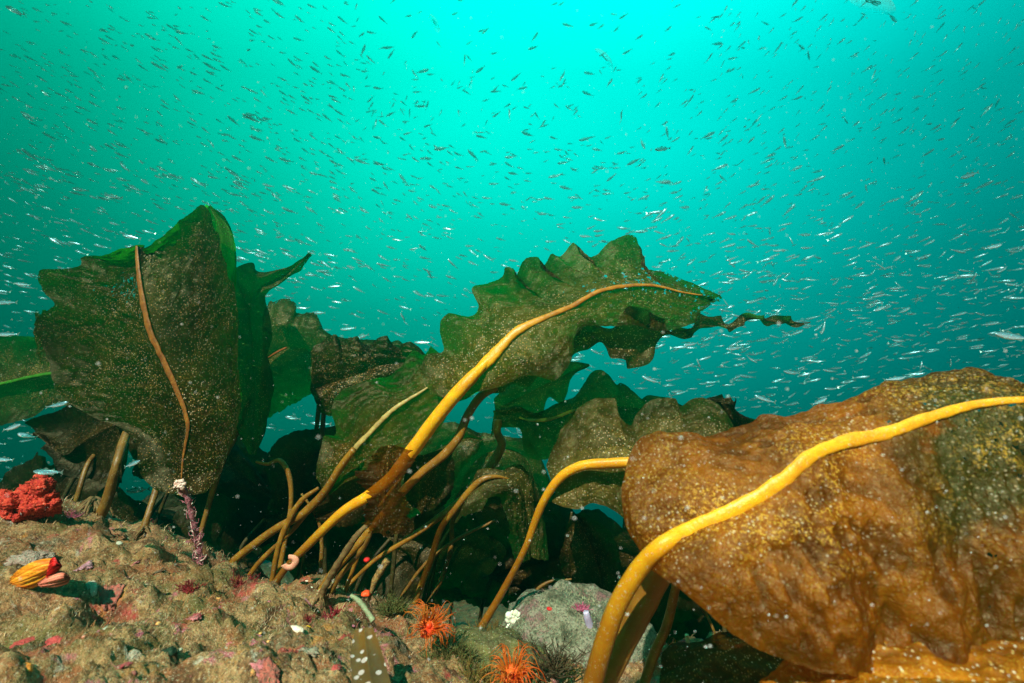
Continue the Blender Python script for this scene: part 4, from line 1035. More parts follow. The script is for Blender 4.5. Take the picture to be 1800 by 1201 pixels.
SNOW = ms_.m
o = mesh_obj('suspended_silt', np.vstack(AV), AF, SNOW)
props(o, kind='stuff')

# ------------------------------------------------------------------ rock dwellers
def ico(sub=3):
    bmx = __import__('bmesh').new(); __import__('bmesh').ops.create_icosphere(bmx, subdivisions=sub, radius=1)
    V = np.array([v.co[:] for v in bmx.verts]); F = [[v.index for v in f.verts] for f in bmx.faces]; bmx.free(); return V, F
I2, I3, I4, I5 = ico(2), ico(3), ico(4), ico(5)
def on_rock(px, py, d0=.6):
    """walk along the view ray until it meets the seabed"""
    d = .25
    while d < 3:
        p = P(px, py, d)
        if p[2] < float(ground(p[0], p[1], False)): return d
        d += .01
    return d0
def lump(c, r, amp=.25, fr=2.0, seed=0, base=I3, stretch=(1, 1, 1)):
    V = base[0].copy(); n = fbm(V * fr + seed * 3.7, 4, seed)
    V = V * (1 + amp * n[:, None]) * np.array(stretch) * r + np.asarray(c)
    return V, base[1]
def crust(name, label, cat, px, py, r, mat, seed=0, amp=.3, fr=2, stretch=(1, 1, .7), lift=.4, group=None, d=None, base=I3):
    d = d or on_rock(px, py); c = P(px, py, d); c[2] += r * lift * .3
    V, F = lump(c, r, amp, fr, seed, base, stretch)
    o = mesh_obj(name, V, F, mat, origin=c); return props(o, label, cat, group)

# pale boulder
m = M_('boulder_stone')
bc = m.ramp(m.noise(24, 5, .7), [(.34, (.05, .06, .03)), (.45, (.20, .21, .13)), (.56, (.38, .38, .27)), (.64, (.17, .15, .10)), (.74, (.30, .14, .15))])
pk = m.ramp(m.noise(17, 4, .7, .4), [(.56, 0.0), (.66, 1.0)]); bc = m.mix(m.math('MULTIPLY', pk, .8), bc, (.34, .15, .17))
bc = m.mix(m.ramp(m.noise(190, 2, .7), [(.36, .75), (.52, 0.0)]), bc, (.05, .055, .03))
wp = m.ramp(m.noise(9, 3, .6), [(.64, 0.0), (.70, 1.0)]); bc = m.mix(wp, bc, (.72, .72, .62))
bc = m.mix(1.0, bc, (.74, .74, .72), 'MULTIPLY')
pr = m.n('ShaderNodeBsdfPrincipled'); pr.inputs['Roughness'].default_value = .8; m.l(bc, pr.inputs['Base Color'])
m.l(m.bump(m.noise(170, 4, .7), 1.0, .006), pr.inputs['Normal']); m.l(pr.outputs[0], m.out.inputs['Surface'])
BOULD = m.m
BC = P(1008, 1188, 1.02)
V, F = lump(BC, .185, .22, 1.6, 5, I5, (1.12, .8, .95))
V = V + (V - BC) * (.09 * fbm(V * 26, 3, 12) + .06 * fbm(V * 70, 3, 9))[:, None]
o = mesh_obj('boulder', V, F, BOULD, origin=BC); props(o, 'pale grey green boulder crusted pink and white, low in the centre right', 'boulder')
def on_boulder(px, py):
    d = .6
    while d < 1.3:
        p = P(px, py, d)
        if np.linalg.norm((p - BC) / (np.array([1.12, .8, .95]) * .185)) < 1.0: return d
        d += .004
    return 1.0
o = crust('rock_outcrop', 'dark low rock outcrop in the shade at the lower right, below the amber blade', 'rock', 1250, 1262, .15, simple_mat('rock_dark', (.14, .12, .07), (.05, .05, .03), 30, .8, 1, .008, c3=(.25, .12, .1)), 8, .35, 1.8, (1.5, 1, .6), d=1.05, base=I5)
o = crust('rock_outcrop', 'brown weedy rock between the two big orange anemones', 'rock', 850, 1190, .10, simple_mat('weedy_rock', (.14, .13, .04), (.06, .05, .02), 30, .8, 1, .008, speck=.5), 3, .35, 2.4, (1.2, 1, .6), d=.86, base=I5)

# anemones
ANR = simple_mat('anemone_red', (.85, .06, .015), (.95, .24, .03), 30, .4, .2, .002, .4, .3)
ANT = simple_mat('anemone_tentacle', (.78, .13, .012), (.62, .25, .03), 20, .35, .1, .001, .4, .5)
def anemone(label, px, py, d, r, n, seed, up=(0, -.25, 1)):
    rr = random.Random(seed); c = P(px, py, d)
    t = thing('sea_anemone', label, 'sea anemone', c, None)
    upv = Vector(up).normalized(); q = upv.to_track_quat('Z', 'Y').to_matrix(); Q = np.array(q)
    prof = [(0, -.55), (.42, -.55), (.48, -.3), (.42, 0), (.50, .25), (.62, .36), (.45, .42), (.15, .36), (0, .34)]
    a = np.linspace(0, 2 * math.pi, 28, endpoint=False)
    pr_ = spline([(x, z, 0) for x, z in prof], 28)
    V = np.array([[(x * r) * math.cos(t_), (x * r) * math.sin(t_), z * r] for x, z, _ in pr_ for t_ in a])
    V *= (1 + .10 * fbm(V / r * 2.5, 3, seed))[:, None]
    mesh_obj('column', V @ Q.T + c, gridfaces(28, 28, True), ANR, t)
    mo = lump((0, 0, .42 * r), .20 * r, .3, 3, seed, I2, (1, 1, .7))
    mesh_obj('mouth', mo[0] @ Q.T + c, mo[1], ANR, t)
    for k in range(n):
        an_ = rr.uniform(0, 6.283); ring = rr.random()
        r0 = r * (.28 + .34 * ring); L_ = r * rr.uniform(.8, 1.6)
        e = np.array([math.cos(an_), math.sin(an_), 0]); tz = np.array([0, 0, 1.0]); sd_ = np.array([-math.sin(an_), math.cos(an_), 0])
        out = .35 + .75 * ring
        p = [e * r0 + tz * .38 * r, e * (r0 + L_ * .35 * out) + tz * (.38 * r + L_ * .42), e * (r0 + L_ * .75 * out) + tz * (.38 * r + L_ * .52 * (1.1 - .7 * ring)) + sd_ * L_ * rr.uniform(-.2, .2),
             e * (r0 + L_ * .95 * out) + tz * (.38 * r + L_ * (.40 - .75 * ring)) + sd_ * L_ * rr.uniform(-.4, .4)]
        V, F = tube(spline(p, 14), np.linspace(r * .036, r * .010, 14), 6)
        mesh_obj('tentacle', V @ Q.T + c, F, ANT, t)
anemone('orange red sea anemone with drooping yellow tentacles, upper left of the two big ones', 752, 1104, .80, .027, 100, 4, (.30, -.70, .65))
anemone('orange sea anemone cut by the bottom edge right of the brown weedy rock', 900, 1192, .72, .029, 90, 5, (-.05, -.5, 1))
anemone('tiny red sea anemone in the dark beside the pale worm tube', 1192, 1142, 1.02, .014, 28, 6, (.2, -.5, 1))

# red soft coral
SC = simple_mat('soft_coral_red', (.80, .09, .04), (.50, .03, .03), 110, .7, .9, .004, .2, .15, c3=(.9, .40, .30))
SCP = simple_mat('soft_coral_trunk', (.75, .30, .20), (.6, .15, .1), 40, .6, .5, .003)
cc_ = P(45, 900, 1.02); t = thing('soft_coral', 'knobbly bright red soft coral on the rock crest at the left edge', 'soft coral', cc_)
rr = random.Random(3)
V, F = lump(P(45, 905, 1.04), .055, .3, 2, 1, I3, (1.1, .7, .6)); mesh_obj('trunk', V, F, SCP, t)
br = [(78, 858, 22), (88, 872, 16), (60, 875, 24), (35, 880, 22), (12, 878, 18), (22, 898, 22), (50, 898, 26), (75, 892, 22), (92, 888, 14), (-5, 888, 20), (70, 850, 12), (40, 912, 16), (10, 905, 16), (-20, 900, 20)]
for bx, by, bw in br:
    ps = []
    for k in range(6):
        c = P(bx + rr.gauss(0, bw * .35), by + rr.gauss(0, bw * .35), 1.0 + rr.uniform(-.02, .02))
        Vc = I4[0] * 1.0
        nn2 = .35 * fbm(Vc * 1.6 + k, 2, k) + .34 * np.abs(fbm(Vc * 5 + k * 3, 2, k + 9)) * 2 + .12 * fbm(Vc * 16, 2, k + 20)
        ps.append((Vc * (.65 + nn2)[:, None] * bw * .62 / FPX * np.array([1, 1, rr.uniform(.8, 1.2)]) + c, I4[1]))
    V, F = join(ps); mesh_obj('branch', V, F, SC, t)

# streaked yellow sea squirt at the left
mq = M_('squirt_yellow')
wv = mq.n('ShaderNodeTexNoise'); mp = mq.n('ShaderNodeMapping'); mp.inputs['Scale'].default_value = (12, 12, 160); mp.inputs['Rotation'].default_value = (0, .45, 0)
mq.l(mq.co(), mp.inputs[0]); mq.l(mp.outputs[0], wv.inputs['Vector']); wv.inputs['Scale'].default_value = 1.0
cq = mq.ramp(wv.outputs['Fac'], [(.36, (.62, .17, .01)), (.5, (.74, .26, .01)), (.62, (.80, .36, .02))])
pq = mq.n('ShaderNodeBsdfPrincipled'); pq.inputs['Roughness'].default_value = .5; mq.l(cq, pq.inputs['Base Color'])
mq.l(mq.bump(wv.outputs['Fac'], .8, .004), pq.inputs['Normal']); mq.l(pq.outputs[0], mq.out.inputs['Surface'])
REDM = simple_mat('edge_red', (.75, .02, .02), (.5, .01, .01), 30, .5, .4)
PINK = simple_mat('flesh_pink', (.80, .30, .20), (.65, .20, .14), 30, .5, .4)
dq = on_rock(60, 1030) - .02
t = thing('sea_squirt', 'yellow orange streaked lobe with a red rim, lying on the rock under the red coral', 'sea squirt', P(60, 1012, dq))
def lobe(pts_a, pts_b, dd, th, mat, name, seed):
    a = spline([(x, y, dd) for x, y in pts_a], 40); b = spline([(x, y, dd) for x, y in pts_b], 40)
    rows_ = []
    for k in np.linspace(0, 1, 16):
        g = a * (1 - k) + b * k; g[:, 2] -= th * math.sin(math.pi * k) * np.sin(np.linspace(.15, math.pi - .15, 40))
        g[:, 2] -= .003 * np.sin(k * 38)
        rows_.append(np.array([P(*q) for q in g]))
    G = np.stack(rows_, 1)
    V1 = G.reshape(-1, 3); F1 = gridfaces(40, 16).tolist()
    nb = V1 + np.array([0, .006, -.004]); F2 = [[i + len(V1) for i in f][::-1] for f in F1]
    edge_ = [0 * 16 + j for j in range(16)] + [i * 16 + 15 for i in range(1, 40)] + [39 * 16 + j for j in range(14, -1, -1)] + [i * 16 for i in range(38, 0, -1)]
    n = len(V1); F3 = [[edge_[i], edge_[(i + 1) % len(edge_)], edge_[(i + 1) % len(edge_)] + n, edge_[i] + n] for i in range(len(edge_))]
    mesh_obj(name, np.vstack([V1, nb]), F1 + F2 + F3, mat, t)
lobe([(10, 1024), (32, 1002), (62, 986), (92, 982), (102, 992)], [(12, 1030), (40, 1034), (70, 1024), (92, 1008), (103, 994)], dq, .012, mq.m, 'lobe', 1)
lobe([(88, 984), (96, 980), (103, 990)], [(80, 1015), (92, 1003), (104, 994)], dq - .012, .005, REDM, 'rim', 2)
lobe([(66, 1024), (85, 1010), (108, 1003), (118, 1012)], [(68, 1030), (90, 1030), (112, 1024), (119, 1014)], dq - .002, .012, PINK, 'foot', 3)

# pink encrusted stalk with a white tip
ST = simple_mat('stalk_pink', (.42, .14, .18), (.24, .07, .09), 90, .7, 1, .004, speck=.8, c3=(.6, .42, .35))
WT = simple_mat('tip_white', (.80, .66, .58), (.7, .42, .32), 80, .7, .9, .003)
t = thing('encrusted_stalk', 'pink crusted branching stalk with a fuzzy white tip, standing on the left rock crest', 'hydroid stalk', P(351, 975, 1.08))
V, F = ribbed([(350, 1000, 1.06, 9), (350, 965, 1.07, 10), (343, 930, 1.06, 9), (336, 900, 1.05, 9), (328, 872, 1.04, 10), (318, 856, 1.03, 12)], .9, .5, 70, 10, 3)
mesh_obj('stalk', V, F, ST, t)
ps = [lump(P(316 + rr.uniform(-9, 9), 850 + rr.uniform(-6, 10), 1.02), rr.uniform(.0015, .0048), .7, 2.5, k, I2) for k in range(46)]
V, F = join(ps); mesh_obj('tip', V, F, WT, t)
for k in range(80):
    f_ = rr.random(); bx = np.interp(f_, [0, .5, 1], [350, 342, 322]) ; by = 990 - 125 * f_
    sx_ = rr.choice([-1, 1]) * rr.uniform(6, 17)
    V, F = ribbed([(bx, by, 1.055, 1.8), (bx + sx_ * .6, by + rr.uniform(-9, 3), 1.05 + rr.uniform(-.01, .01), 1.5), (bx + sx_ * rr.uniform(.6, 1), by - rr.uniform(2, 16), 1.05, .8)], 1, .4, 8, 5, k)
    mesh_obj('twig', V, F, ST if k % 3 else WT, t)

# salmon bracket disc on the hero stipe
t_ = []
dbr = .985; c0 = P(508, 988, dbr)
prof_n = 40; Vr = []; 
right_, up_, fw_ = np.array([1, 0, 0]), np.array([0, -SP, CP]), np.array([0, CP, SP])
for i in range(prof_n):
    an_ = -2.6 + 4.2 * i / (prof_n - 1)
    for (rr__, th) in ((.007, .0015), (.014, .003), (.021, .0015), (.0215, -.001), (.014, -.002), (.007, -.001)):
        rr2_ = rr__ * (1 + .08 * math.sin(an_ * 3))
        Vr.append(c0 + right_ * math.cos(an_) * rr2_ + up_ * math.sin(an_) * rr2_ * .8 - fw_ * th)
Fr = gridfaces(prof_n, 6, True).tolist() + [[0, 1, 2, 3, 4, 5][::-1], [(prof_n - 1) * 6 + k for k in range(6)]]
o = mesh_obj('bracket_sponge', Vr, Fr, simple_mat('salmon', (.72, .33, .22), (.62, .25, .16), 40, .6, .4), origin=c0)
props(o, 'salmon pink crescent shaped crust wrapped round the foot of the long golden stipe', 'crust')

# little things on the rocks
OR = simple_mat('sponge_orange', (.90, .33, .05), (.8, .22, .03), 50, .5, .5)
YE = simple_mat('sponge_yellow', (.90, .55, .02), (.85, .40, .02), 40, .5, .5)
WH = simple_mat('shell_white', (.80, .74, .62), (.62, .50, .36), 50, .4, .5)
RD = simple_mat('alga_red', (.30, .02, .025), (.16, .012, .02), 50, .5, .6, trans=.2)
GY = simple_mat('crust_grey', (.48, .44, .36), (.30, .27, .20), 30, .7, .8, .006)
crust('sponge', 'small round yellow sponge on the rock left of the spotted kelp blade', 'sponge', 540, 1106, .0062, YE, 1, .15)
crust('sponge', 'bright orange sponge lump in the dark above the weedy rock, right of the furry stipe', 'sponge', 643, 1045, .009, simple_mat('sponge_scarlet', (.9, .10, .02), (.8, .05, .01), 50, .5, .5), 2, .3, d=.93)
crust('shell', 'pale oval shell lying just left of the small yellow sponge', 'shell', 517, 1110, .010, WH, 3, .15, 1.5, (1.5, .6, .7))
crust('shell', 'cream fan shell on the left part of the rock under the dark hollow', 'shell', 158, 1050, .018, GY, 4, .3, 2, (.8, .5, 1.3))
crust('crust_patch', 'pale grey pink crust sheet below the red coral at the left edge', 'crust', 40, 975, .036, simple_mat('crust_greypink', (.36, .29, .23), (.24, .13, .10), 60, .8, 1, .008, c3=(.5, .48, .42)), 6, .35, 2.2, (1.5, 1.0, .45), lift=-1.0, base=I5)
crust('crust_patch', 'red crust patch in the lower left corner of the rock', 'crust', 85, 1130, .035, simple_mat('crust_red', (.48, .06, .06), (.32, .05, .04), 40, .7, .9, .006), 7, .5, 2.5, (1.6, 1, .35), lift=-.6, base=I5)
crust('crust_patch', 'orange crust spot at the bottom left edge below the red patch', 'crust', 32, 1185, .012, OR, 8, .4)
crust('sea_urchin', 'small dark green sea urchin half buried in the turf, lower left', 'sea urchin', 295, 1152, .011, simple_mat('urchin', (.02, .05, .025), (.01, .02, .01), 60, .6, 1), 9, .5, 5)
spots = [(415, 1048, OR, .004, 'orange'), (425, 1066, OR, .005, 'deep orange'), (455, 1064, WH, .005, 'cream'), (458, 1048, WH, .004, 'tiny cream'), (287, 1107, YE, .004, 'amber yellow'), (118, 1055, REDM, .005, 'red'),
         (403, 1100, PINK, .005, 'pink'), (360, 1125, PINK, .005, 'rose pink'), (700, 1085, OR, .004, 'rusty orange'), (645, 985, REDM, .004, 'dark red')]
where = ['topmost of the orange spots near the dark red weed', 'beside the cream shells near the dark red weed', 'right of the deep orange spot', 'just above the cream spot', 'on the left rock above the urchin', 'on the left rock near the streaked lobe',
         'right of the middle of the left rock', 'a little lower on the left rock', 'on the rock left of the upper anemone', 'in the dark above the scarlet sponge']
for k, (px, py, mt, r_, cn) in enumerate(spots):
    crust('ball_sponge', f'tiny {cn} ball sponge {where[k]}', 'sponge', px, py, r_, mt, 20 + k, .2, group='tiny ball sponges on the rock')
# curled white worm tubes
def worm(label, px, py, s, mat, seed, turns=1.4, d=None):
    d = d or on_rock(px, py) - .006; c = P(px, py, d); a = np.linspace(0, turns * 6.283, 26)
    pth = np.array([c + right_ * math.cos(t2) * s * (1 - .5 * i / 26) + up_ * math.sin(t2) * s * .55 * (1 - .5 * i / 26) - fw_ * s * .3 * i / 26 for i, t2 in enumerate(a)])
    V, F = tube(pth, np.linspace(s * .34, s * .2, 26), 8, .15, seed); o = mesh_obj('worm_tube', V, F, mat, origin=c); props(o, label, 'worm tube')
worm('curled cream white worm tube on the rock right of the salmon crescent', 538, 1024, .0065, WH, 1)
worm('smaller orange white worm tube, lower right neighbour of the curled one', 545, 1034, .005, WH, 2, 1)
worm('curled orange worm tube at the foot of the furry stipe', 566, 1036, .004, YE, 3, 1)
# fingers and tubes
def finger(name, label, cat, pts, mat, kn=.3, seed=0):
    c = P(*pts[0][:3]); V, F = ribbed(pts, .9, kn, 50, 10, seed); o = mesh_obj(name, V, F, mat, origin=c); props(o, label, cat)
finger('worm_tube', 'speckled brown finger shaped tube pointing up right in the dark centre', 'worm tube', [(648, 1055, .95, 6), (656, 1030, .95, 8), (660, 1018, .95, 11), (672, 1000, .95, 12), (681, 984, .95, 12)], simple_mat('tube_speckled', (.35, .20, .05), (.08, .05, .02), 160, .6, 1, .002, speck=1), .35, 4)
finger('kelp_scrap', 'pale grey green strip lying over the rock edge above the spotted kelp blade', 'seaweed', [(617, 1047, .80, 7), (630, 1056, .79, 8), (643, 1072, .78, 8), (656, 1092, .77, 9)], simple_mat('strip_pale', (.26, .30, .17), (.16, .19, .10), 60, .6, .6), .3, 5)
finger('worm_tube', 'slender pale yellow worm tube standing in the shade at the lower right', 'worm tube', [(1216, 1192, .98, 7), (1216, 1160, .98, 7), (1210, 1135, .98, 7), (1207, 1116, .98, 7)], simple_mat('tube_pale', (.50, .46, .26), (.36, .32, .16), 60, .6, .6), .2, 6)
db = on_boulder(1033, 1095)
finger('tunicate', 'pale lilac tube shaped tunicate on the right side of the boulder', 'tunicate', [(1038, 1108, db, 15), (1035, 1095, db - .005, 14), (1032, 1084, db - .01, 13), (1030, 1076, db - .012, 11)], simple_mat('lilac', (.55, .50, .68), (.42, .36, .55), 40, .5, .3), .08, 7)
db = on_boulder(966, 1075)
t = thing('cup_coral', 'tiny cream cup coral with a red top on the upper boulder face', 'cup coral', P(966, 1080, db))
V, F = ribbed([(966, 1084, db, 7), (966, 1078, db - .006, 10), (966, 1072, db - .01, 12)], 1, .05); mesh_obj('cup', V, F, simple_mat('cup_cream', (.85, .52, .30), rough=.6), t)
V, F = lump(P(966, 1070, db - .011), .0068, .2, 3, 2, I2, (1, 1, .55)); mesh_obj('top', V, F, REDM, t)
db = on_boulder(905, 1095)
ps = [lump(P(905 + rr.uniform(-13, 13), 1093 + rr.uniform(-16, 16), db), rr.uniform(.004, .009), .4, 2, k, I2, (1, .5, 1)) for k in range(22)]
V, F = join(ps); o = mesh_obj('white_sponge', V, F, simple_mat('sponge_white', (.85, .86, .74), (.62, .64, .45), 60, .5, .5), origin=P(905, 1095, db)); props(o, 'bright white lumpy sponge on the left side of the boulder', 'sponge')
# red weeds
def weed(label, px, py, r, n, mat, seed, d=None, wdt=.0012, name='seaweed', cat='seaweed', up=1.0):
    rr = random.Random(seed); d = d or on_rock(px, py); c = P(px, py, d); ps = []
    for k in range(n):
        dv = np.array([rr.gauss(0, .8), rr.gauss(0, .6), up * rr.uniform(.2, 1.1)]); dv /= np.linalg.norm(dv); l = r * rr.uniform(.5, 1.2)
        sdv = np.array([rr.gauss(0, 1), rr.gauss(0, 1), rr.gauss(0, .6)]) * l * .25
        b0 = c + np.array([rr.gauss(0, r * .3), rr.gauss(0, r * .3), -r * .2])
        main = spline([b0, b0 + dv * l * .5 + sdv * .4, b0 + dv * l + sdv], 9)
        ps.append(tube(main, np.linspace(wdt, wdt * .3, 9), 4))
        for j in (3, 5, 6):
            q = main[j]; e = np.array([rr.gauss(0, 1), rr.gauss(0, 1), rr.gauss(.3, 1)]) * l * .16
            ps.append(tube([q, q + e * .5 + dv * l * .05, q + e + dv * l * .13], [wdt * .6, wdt * .45, wdt * .2], 4))
    V, F = join(ps); o = mesh_obj(name, V, F, mat, origin=c); props(o, label, cat)
weed('dark red feathery seaweed on the middle of the left rock', 425, 1030, .028, 120, RD, 1)
weed('small crimson seaweed tuft left of the pale oval shell', 532, 1090, .016, 50, RD, 2)
weed('dark red brown seaweed sprig below the foot of the pink stalk', 335, 1035, .02, 60, RD, 3)
weed('upright dark red seaweed strand beside the spotted kelp blade', 588, 1085, .022, 26, RD, 4, wdt=.002)
BRW = simple_mat('weed_brown', (.22, .15, .03), (.10, .07, .015), 60, .6, .4, trans=.2)
GRW = simple_mat('weed_olive', (.13, .14, .035), (.07, .07, .02), 60, .6, .4, trans=.2)
weed('golden brown bushy seaweed at the foot of the stipe left of the boulder', 850, 1125, .04, 170, BRW, 5, d=.92)
weed('olive bushy seaweed spreading below the upper anemone', 790, 1165, .045, 200, GRW, 6, d=.80)
weed('dark branching seaweed right of the bottom anemone, over the boulder foot', 975, 1170, .05, 60, simple_mat('weed_dark', (.06, .045, .015), (.03, .02, .01), 60, .6, .4), 7, d=.82, wdt=.0016)
weed('brown bushy seaweed in the bottom centre, left of the bottom anemone', 835, 1205, .04, 150, BRW, 8, d=.74)
weed('olive seaweed tuft on the crest behind the scarlet sponge', 690, 1070, .03, 120, GRW, 9, d=.95)
weed('dark weed tuft between the two thick amber stalks and the worm tube', 1150, 1185, .05, 120, GRW, 10, d=.95)
PKW = simple_mat('weed_pink', (.50, .12, .22), (.32, .06, .12), 60, .6, .4)
weed('pink crusty tuft on the crest right of the red coral', 118, 908, .02, 60, PKW, 11)
weed('purple pink tuft on top of the boulder beside the lilac tunicate', 1022, 1070, .014, 50, PKW, 12, d=on_boulder(1022, 1075))

# fuzzy turf covering the rock
rt = np.random.default_rng(9); nT = 110000
r_ = .22 * (2.1 / .22) ** rt.random(nT); a_ = rt.uniform(R(-62), R(40), nT)
x_ = r_ * np.sin(a_); y_ = r_ * np.cos(a_)
z_ = ground(x_, y_)
clump = fbm(np.stack([x_ * 14, y_ * 14, 0 * x_], -1), 3, 77)
keep = rt.random(nT) < np.clip(.55 + clump * 1.6, .05, 1)
x_, y_, z_, r_, clump = x_[keep], y_[keep], z_[keep], r_[keep], clump[keep]; nT = len(x_)
h_ = (.002 + .006 * rt.random(nT) ** 2) * (1 + .8 * np.clip(clump, 0, 1)) * np.clip(r_ * 1.3, .5, 1.6)
az = rt.uniform(0, 6.283, nT); tl = rt.uniform(.1, 1.0, nT)
dirx, diry = np.cos(az) * tl + .25, np.sin(az) * tl
wdt = .00036 * np.clip(r_ * 1.2, .5, 1.8)
b0 = np.stack([x_, y_, z_ - .001], -1)
sv = np.stack([-np.sin(az + 1), np.cos(az + 1), 0 * az], -1) * wdt[:, None]
p1 = b0 + np.stack([dirx * h_ * .35, diry * h_ * .35, h_ * .6], -1); p2 = b0 + np.stack([dirx * h_, diry * h_, h_], -1)
Vt = np.stack([b0 - sv, b0 + sv, p1 + sv * .8, p1 - sv * .8, p2], 1).reshape(-1, 3)
i0 = np.arange(nT) * 5
Ft = np.stack([i0, i0 + 1, i0 + 2, i0 + 3], -1).tolist() + np.stack([i0 + 3, i0 + 2, i0 + 4], -1).tolist()
pal = np.array([(.50, .36, .19), (.34, .26, .13), (.66, .52, .32), (.20, .12, .05), (.27, .28, .18), (.48, .22, .09), (.42, .12, .12), (.09, .06, .03)])
sel = fbm(np.stack([x_ * 9 + 5, y_ * 9, 0 * x_ + 2], -1), 3, 88) * 1.3 * 1.35 + rt.normal(0, .16, nT)
ci = np.clip(np.floor((sel + 1) / 2 * 8), 0, 7).astype(int); perm = np.array([5, 7, 3, 0, 2, 4, 1, 6])
nb = 9000
sp_ = rt.normal(0, 1, (nb, 3)); sp_[:, 1] = -np.abs(sp_[:, 1]); sp_ /= np.linalg.norm(sp_, axis=1)[:, None]
nn_ = fbm(sp_ * 1.6 + 5 * 3.7, 4, 5)
bp = sp_ * (1 + .22 * nn_[:, None]) * np.array([1.12, .8, .95]) * .185
hb = .003 + .005 * rt.random(nb) ** 2
tb = np.cross(sp_, rt.normal(0, 1, (nb, 3))); tb /= np.linalg.norm(tb, axis=1)[:, None]
bp = bp + BC
q1 = bp + sp_ * hb[:, None] + tb * (hb * .7)[:, None]
sb_ = np.cross(sp_, tb) * .0004
Vb_ = np.stack([bp - sb_, bp + sb_, (bp + q1) / 2 + sb_ * .8, (bp + q1) / 2 - sb_ * .8, q1], 1).reshape(-1, 3)
Vt = np.vstack([Vt, Vb_]); i1 = (np.arange(nb) + nT) * 5
Ft = Ft + np.stack([i1, i1 + 1, i1 + 2, i1 + 3], -1).tolist() + np.stack([i1 + 3, i1 + 2, i1 + 4], -1).tolist()
bsel = fbm(bp * 20, 3, 99)
Cb_ = np.where(bsel[:, None] > .22, np.array([[.34, .16, .16]]), np.array([[.34, .36, .22]])) * rt.uniform(.4, 1.3, nb)[:, None]
Ct = np.repeat(pal[perm[ci]] * rt.uniform(.4, 1.3, nT)[:, None], 5, 0)
Ct = np.vstack([Ct, np.repeat(Cb_, 5, 0)])
m = M_('turf_fuzz'); pr = m.n('ShaderNodeBsdfDiffuse'); ca = m.n('ShaderNodeAttribute'); ca.attribute_name = 'tone'; m.l(ca.outputs['Color'], pr.inputs[0]); m.l(pr.outputs[0], m.out.inputs['Surface'])
o = mesh_obj('algal_turf', Vt, Ft, m.m, smooth=False, attrs={'tone': Ct}); props(o, kind='stuff')

# jellyfish
mj = M_('jelly')
tr = mj.n('ShaderNodeBsdfTransparent'); tr.inputs[0].default_value = (.97, 1, 1, 1)
df = mj.n('ShaderNodeBsdfTranslucent'); df.inputs[0].default_value = (.5, .7, .65, 1)
lw = mj.n('ShaderNodeLayerWeight'); lw.inputs[0].default_value = .35
x = mj.n('ShaderNodeMixShader'); mj.l(mj.math('ADD', mj.math('MULTIPLY', lw.outputs['Facing'], .22), .03), x.inputs[0]); mj.l(tr.outputs[0], x.inputs[1]); mj.l(df.outputs[0], x.inputs[2]); mj.l(x.outputs[0], mj.out.inputs['Surface'])
mjr = simple_mat('jelly_ring', (.10, .36, .30), rough=.6, bump=0, trans=.6)
def jelly(label, px, py, d, rpx, seed):
    c = P(px, py, d); r = rpx * d / FPX; t = thing('jellyfish', label, 'jellyfish', c, 'faint moon jellyfish')
    a = np.linspace(0, 2 * math.pi, 40, endpoint=False); Vj = []
    for k in range(12):
        th = k / 11 * 1.45
        for t_ in a:
            Vj.append([r * math.sin(th) * math.cos(t_) * (1 + .03 * math.sin(t_ * 8) * (k / 11)), r * math.sin(th) * math.sin(t_), r * .45 * math.cos(th)])
    q = Matrix.Rotation(R(35 + seed * 11), 3, 'X') @ Matrix.Rotation(R(seed * 20), 3, 'Y')
    Q = np.array(q); mesh_obj('bell', np.array(Vj) @ Q.T + c, gridfaces(12, 40, True), mj.m, t)
    for k in range(4):
        g = np.array([[r * (.2 * math.cos(k * 1.571 + .5) + .15 * math.cos(t_)), r * (.2 * math.sin(k * 1.571 + .5) + .15 * math.sin(t_)), r * .18] for t_ in np.linspace(0, 5.0, 22)])
        V, F = tube(g @ Q.T + c, .022 * r, 5); mesh_obj('gonad_ring', V, F, mjr, t)
jelly('faint see-through jellyfish cut by the top edge at the right', 1530, 12, 3.4, 40, 1)
jelly('faint tilted jellyfish in the bright water right of centre top', 1060, 106, 4.2, 23, 2)
jelly('barely visible jellyfish near the top, left of the picture centre', 762, 42, 4.6, 15, 3)

# encrusting sponges and coralline crusts, uncounted
ps = []; tn = []; rd = random.Random(31); cols_ = [(.50, .07, .06), (.55, .16, .18), (.62, .28, .08), (.34, .04, .05), (.38, .32, .22), (.12, .07, .04), (.45, .20, .26), (.40, .10, .07), (.30, .14, .06)]
for n_ in range(230):
    a1 = rd.uniform(R(-64), R(28)); r1 = .3 * (1.6 / .3) ** rd.random(); x1_, y1_ = r1 * math.sin(a1), r1 * math.cos(a1)
    z1_ = float(ground(x1_, y1_)); s1 = rd.uniform(.003, .010) * (.5 + .6 * r1)
    Vc = I4[0].copy(); nn2 = .9 * fbm(Vc * 2.0 + n_ * 1.7, 3, n_) + .35 * fbm(Vc * 7 + n_, 2, n_ + 3)
    Vc = Vc * np.clip(1 + nn2, .1, 3)[:, None] * s1 * np.array([rd.uniform(.8, 1.6), rd.uniform(.7, 1.2), .22]) + np.array([x1_, y1_, z1_ - s1 * .02])
    Vc[:, 2] += ground(Vc[:, 0], Vc[:, 1], False) - float(ground(x1_, y1_, False))
    ps.append((Vc, I4[1])); tn.append(np.repeat(np.array([rd.choice(cols_)]), len(Vc), 0) * (1 + .5 * fbm(Vc * 150, 2, 5))[:, None])
V, F = join(ps)
m = M_('crusts'); pr = m.n('ShaderNodeBsdfPrincipled'); pr.inputs['Roughness'].default_value = .75; ca = m.n('ShaderNodeAttribute'); ca.attribute_name = 'tone'
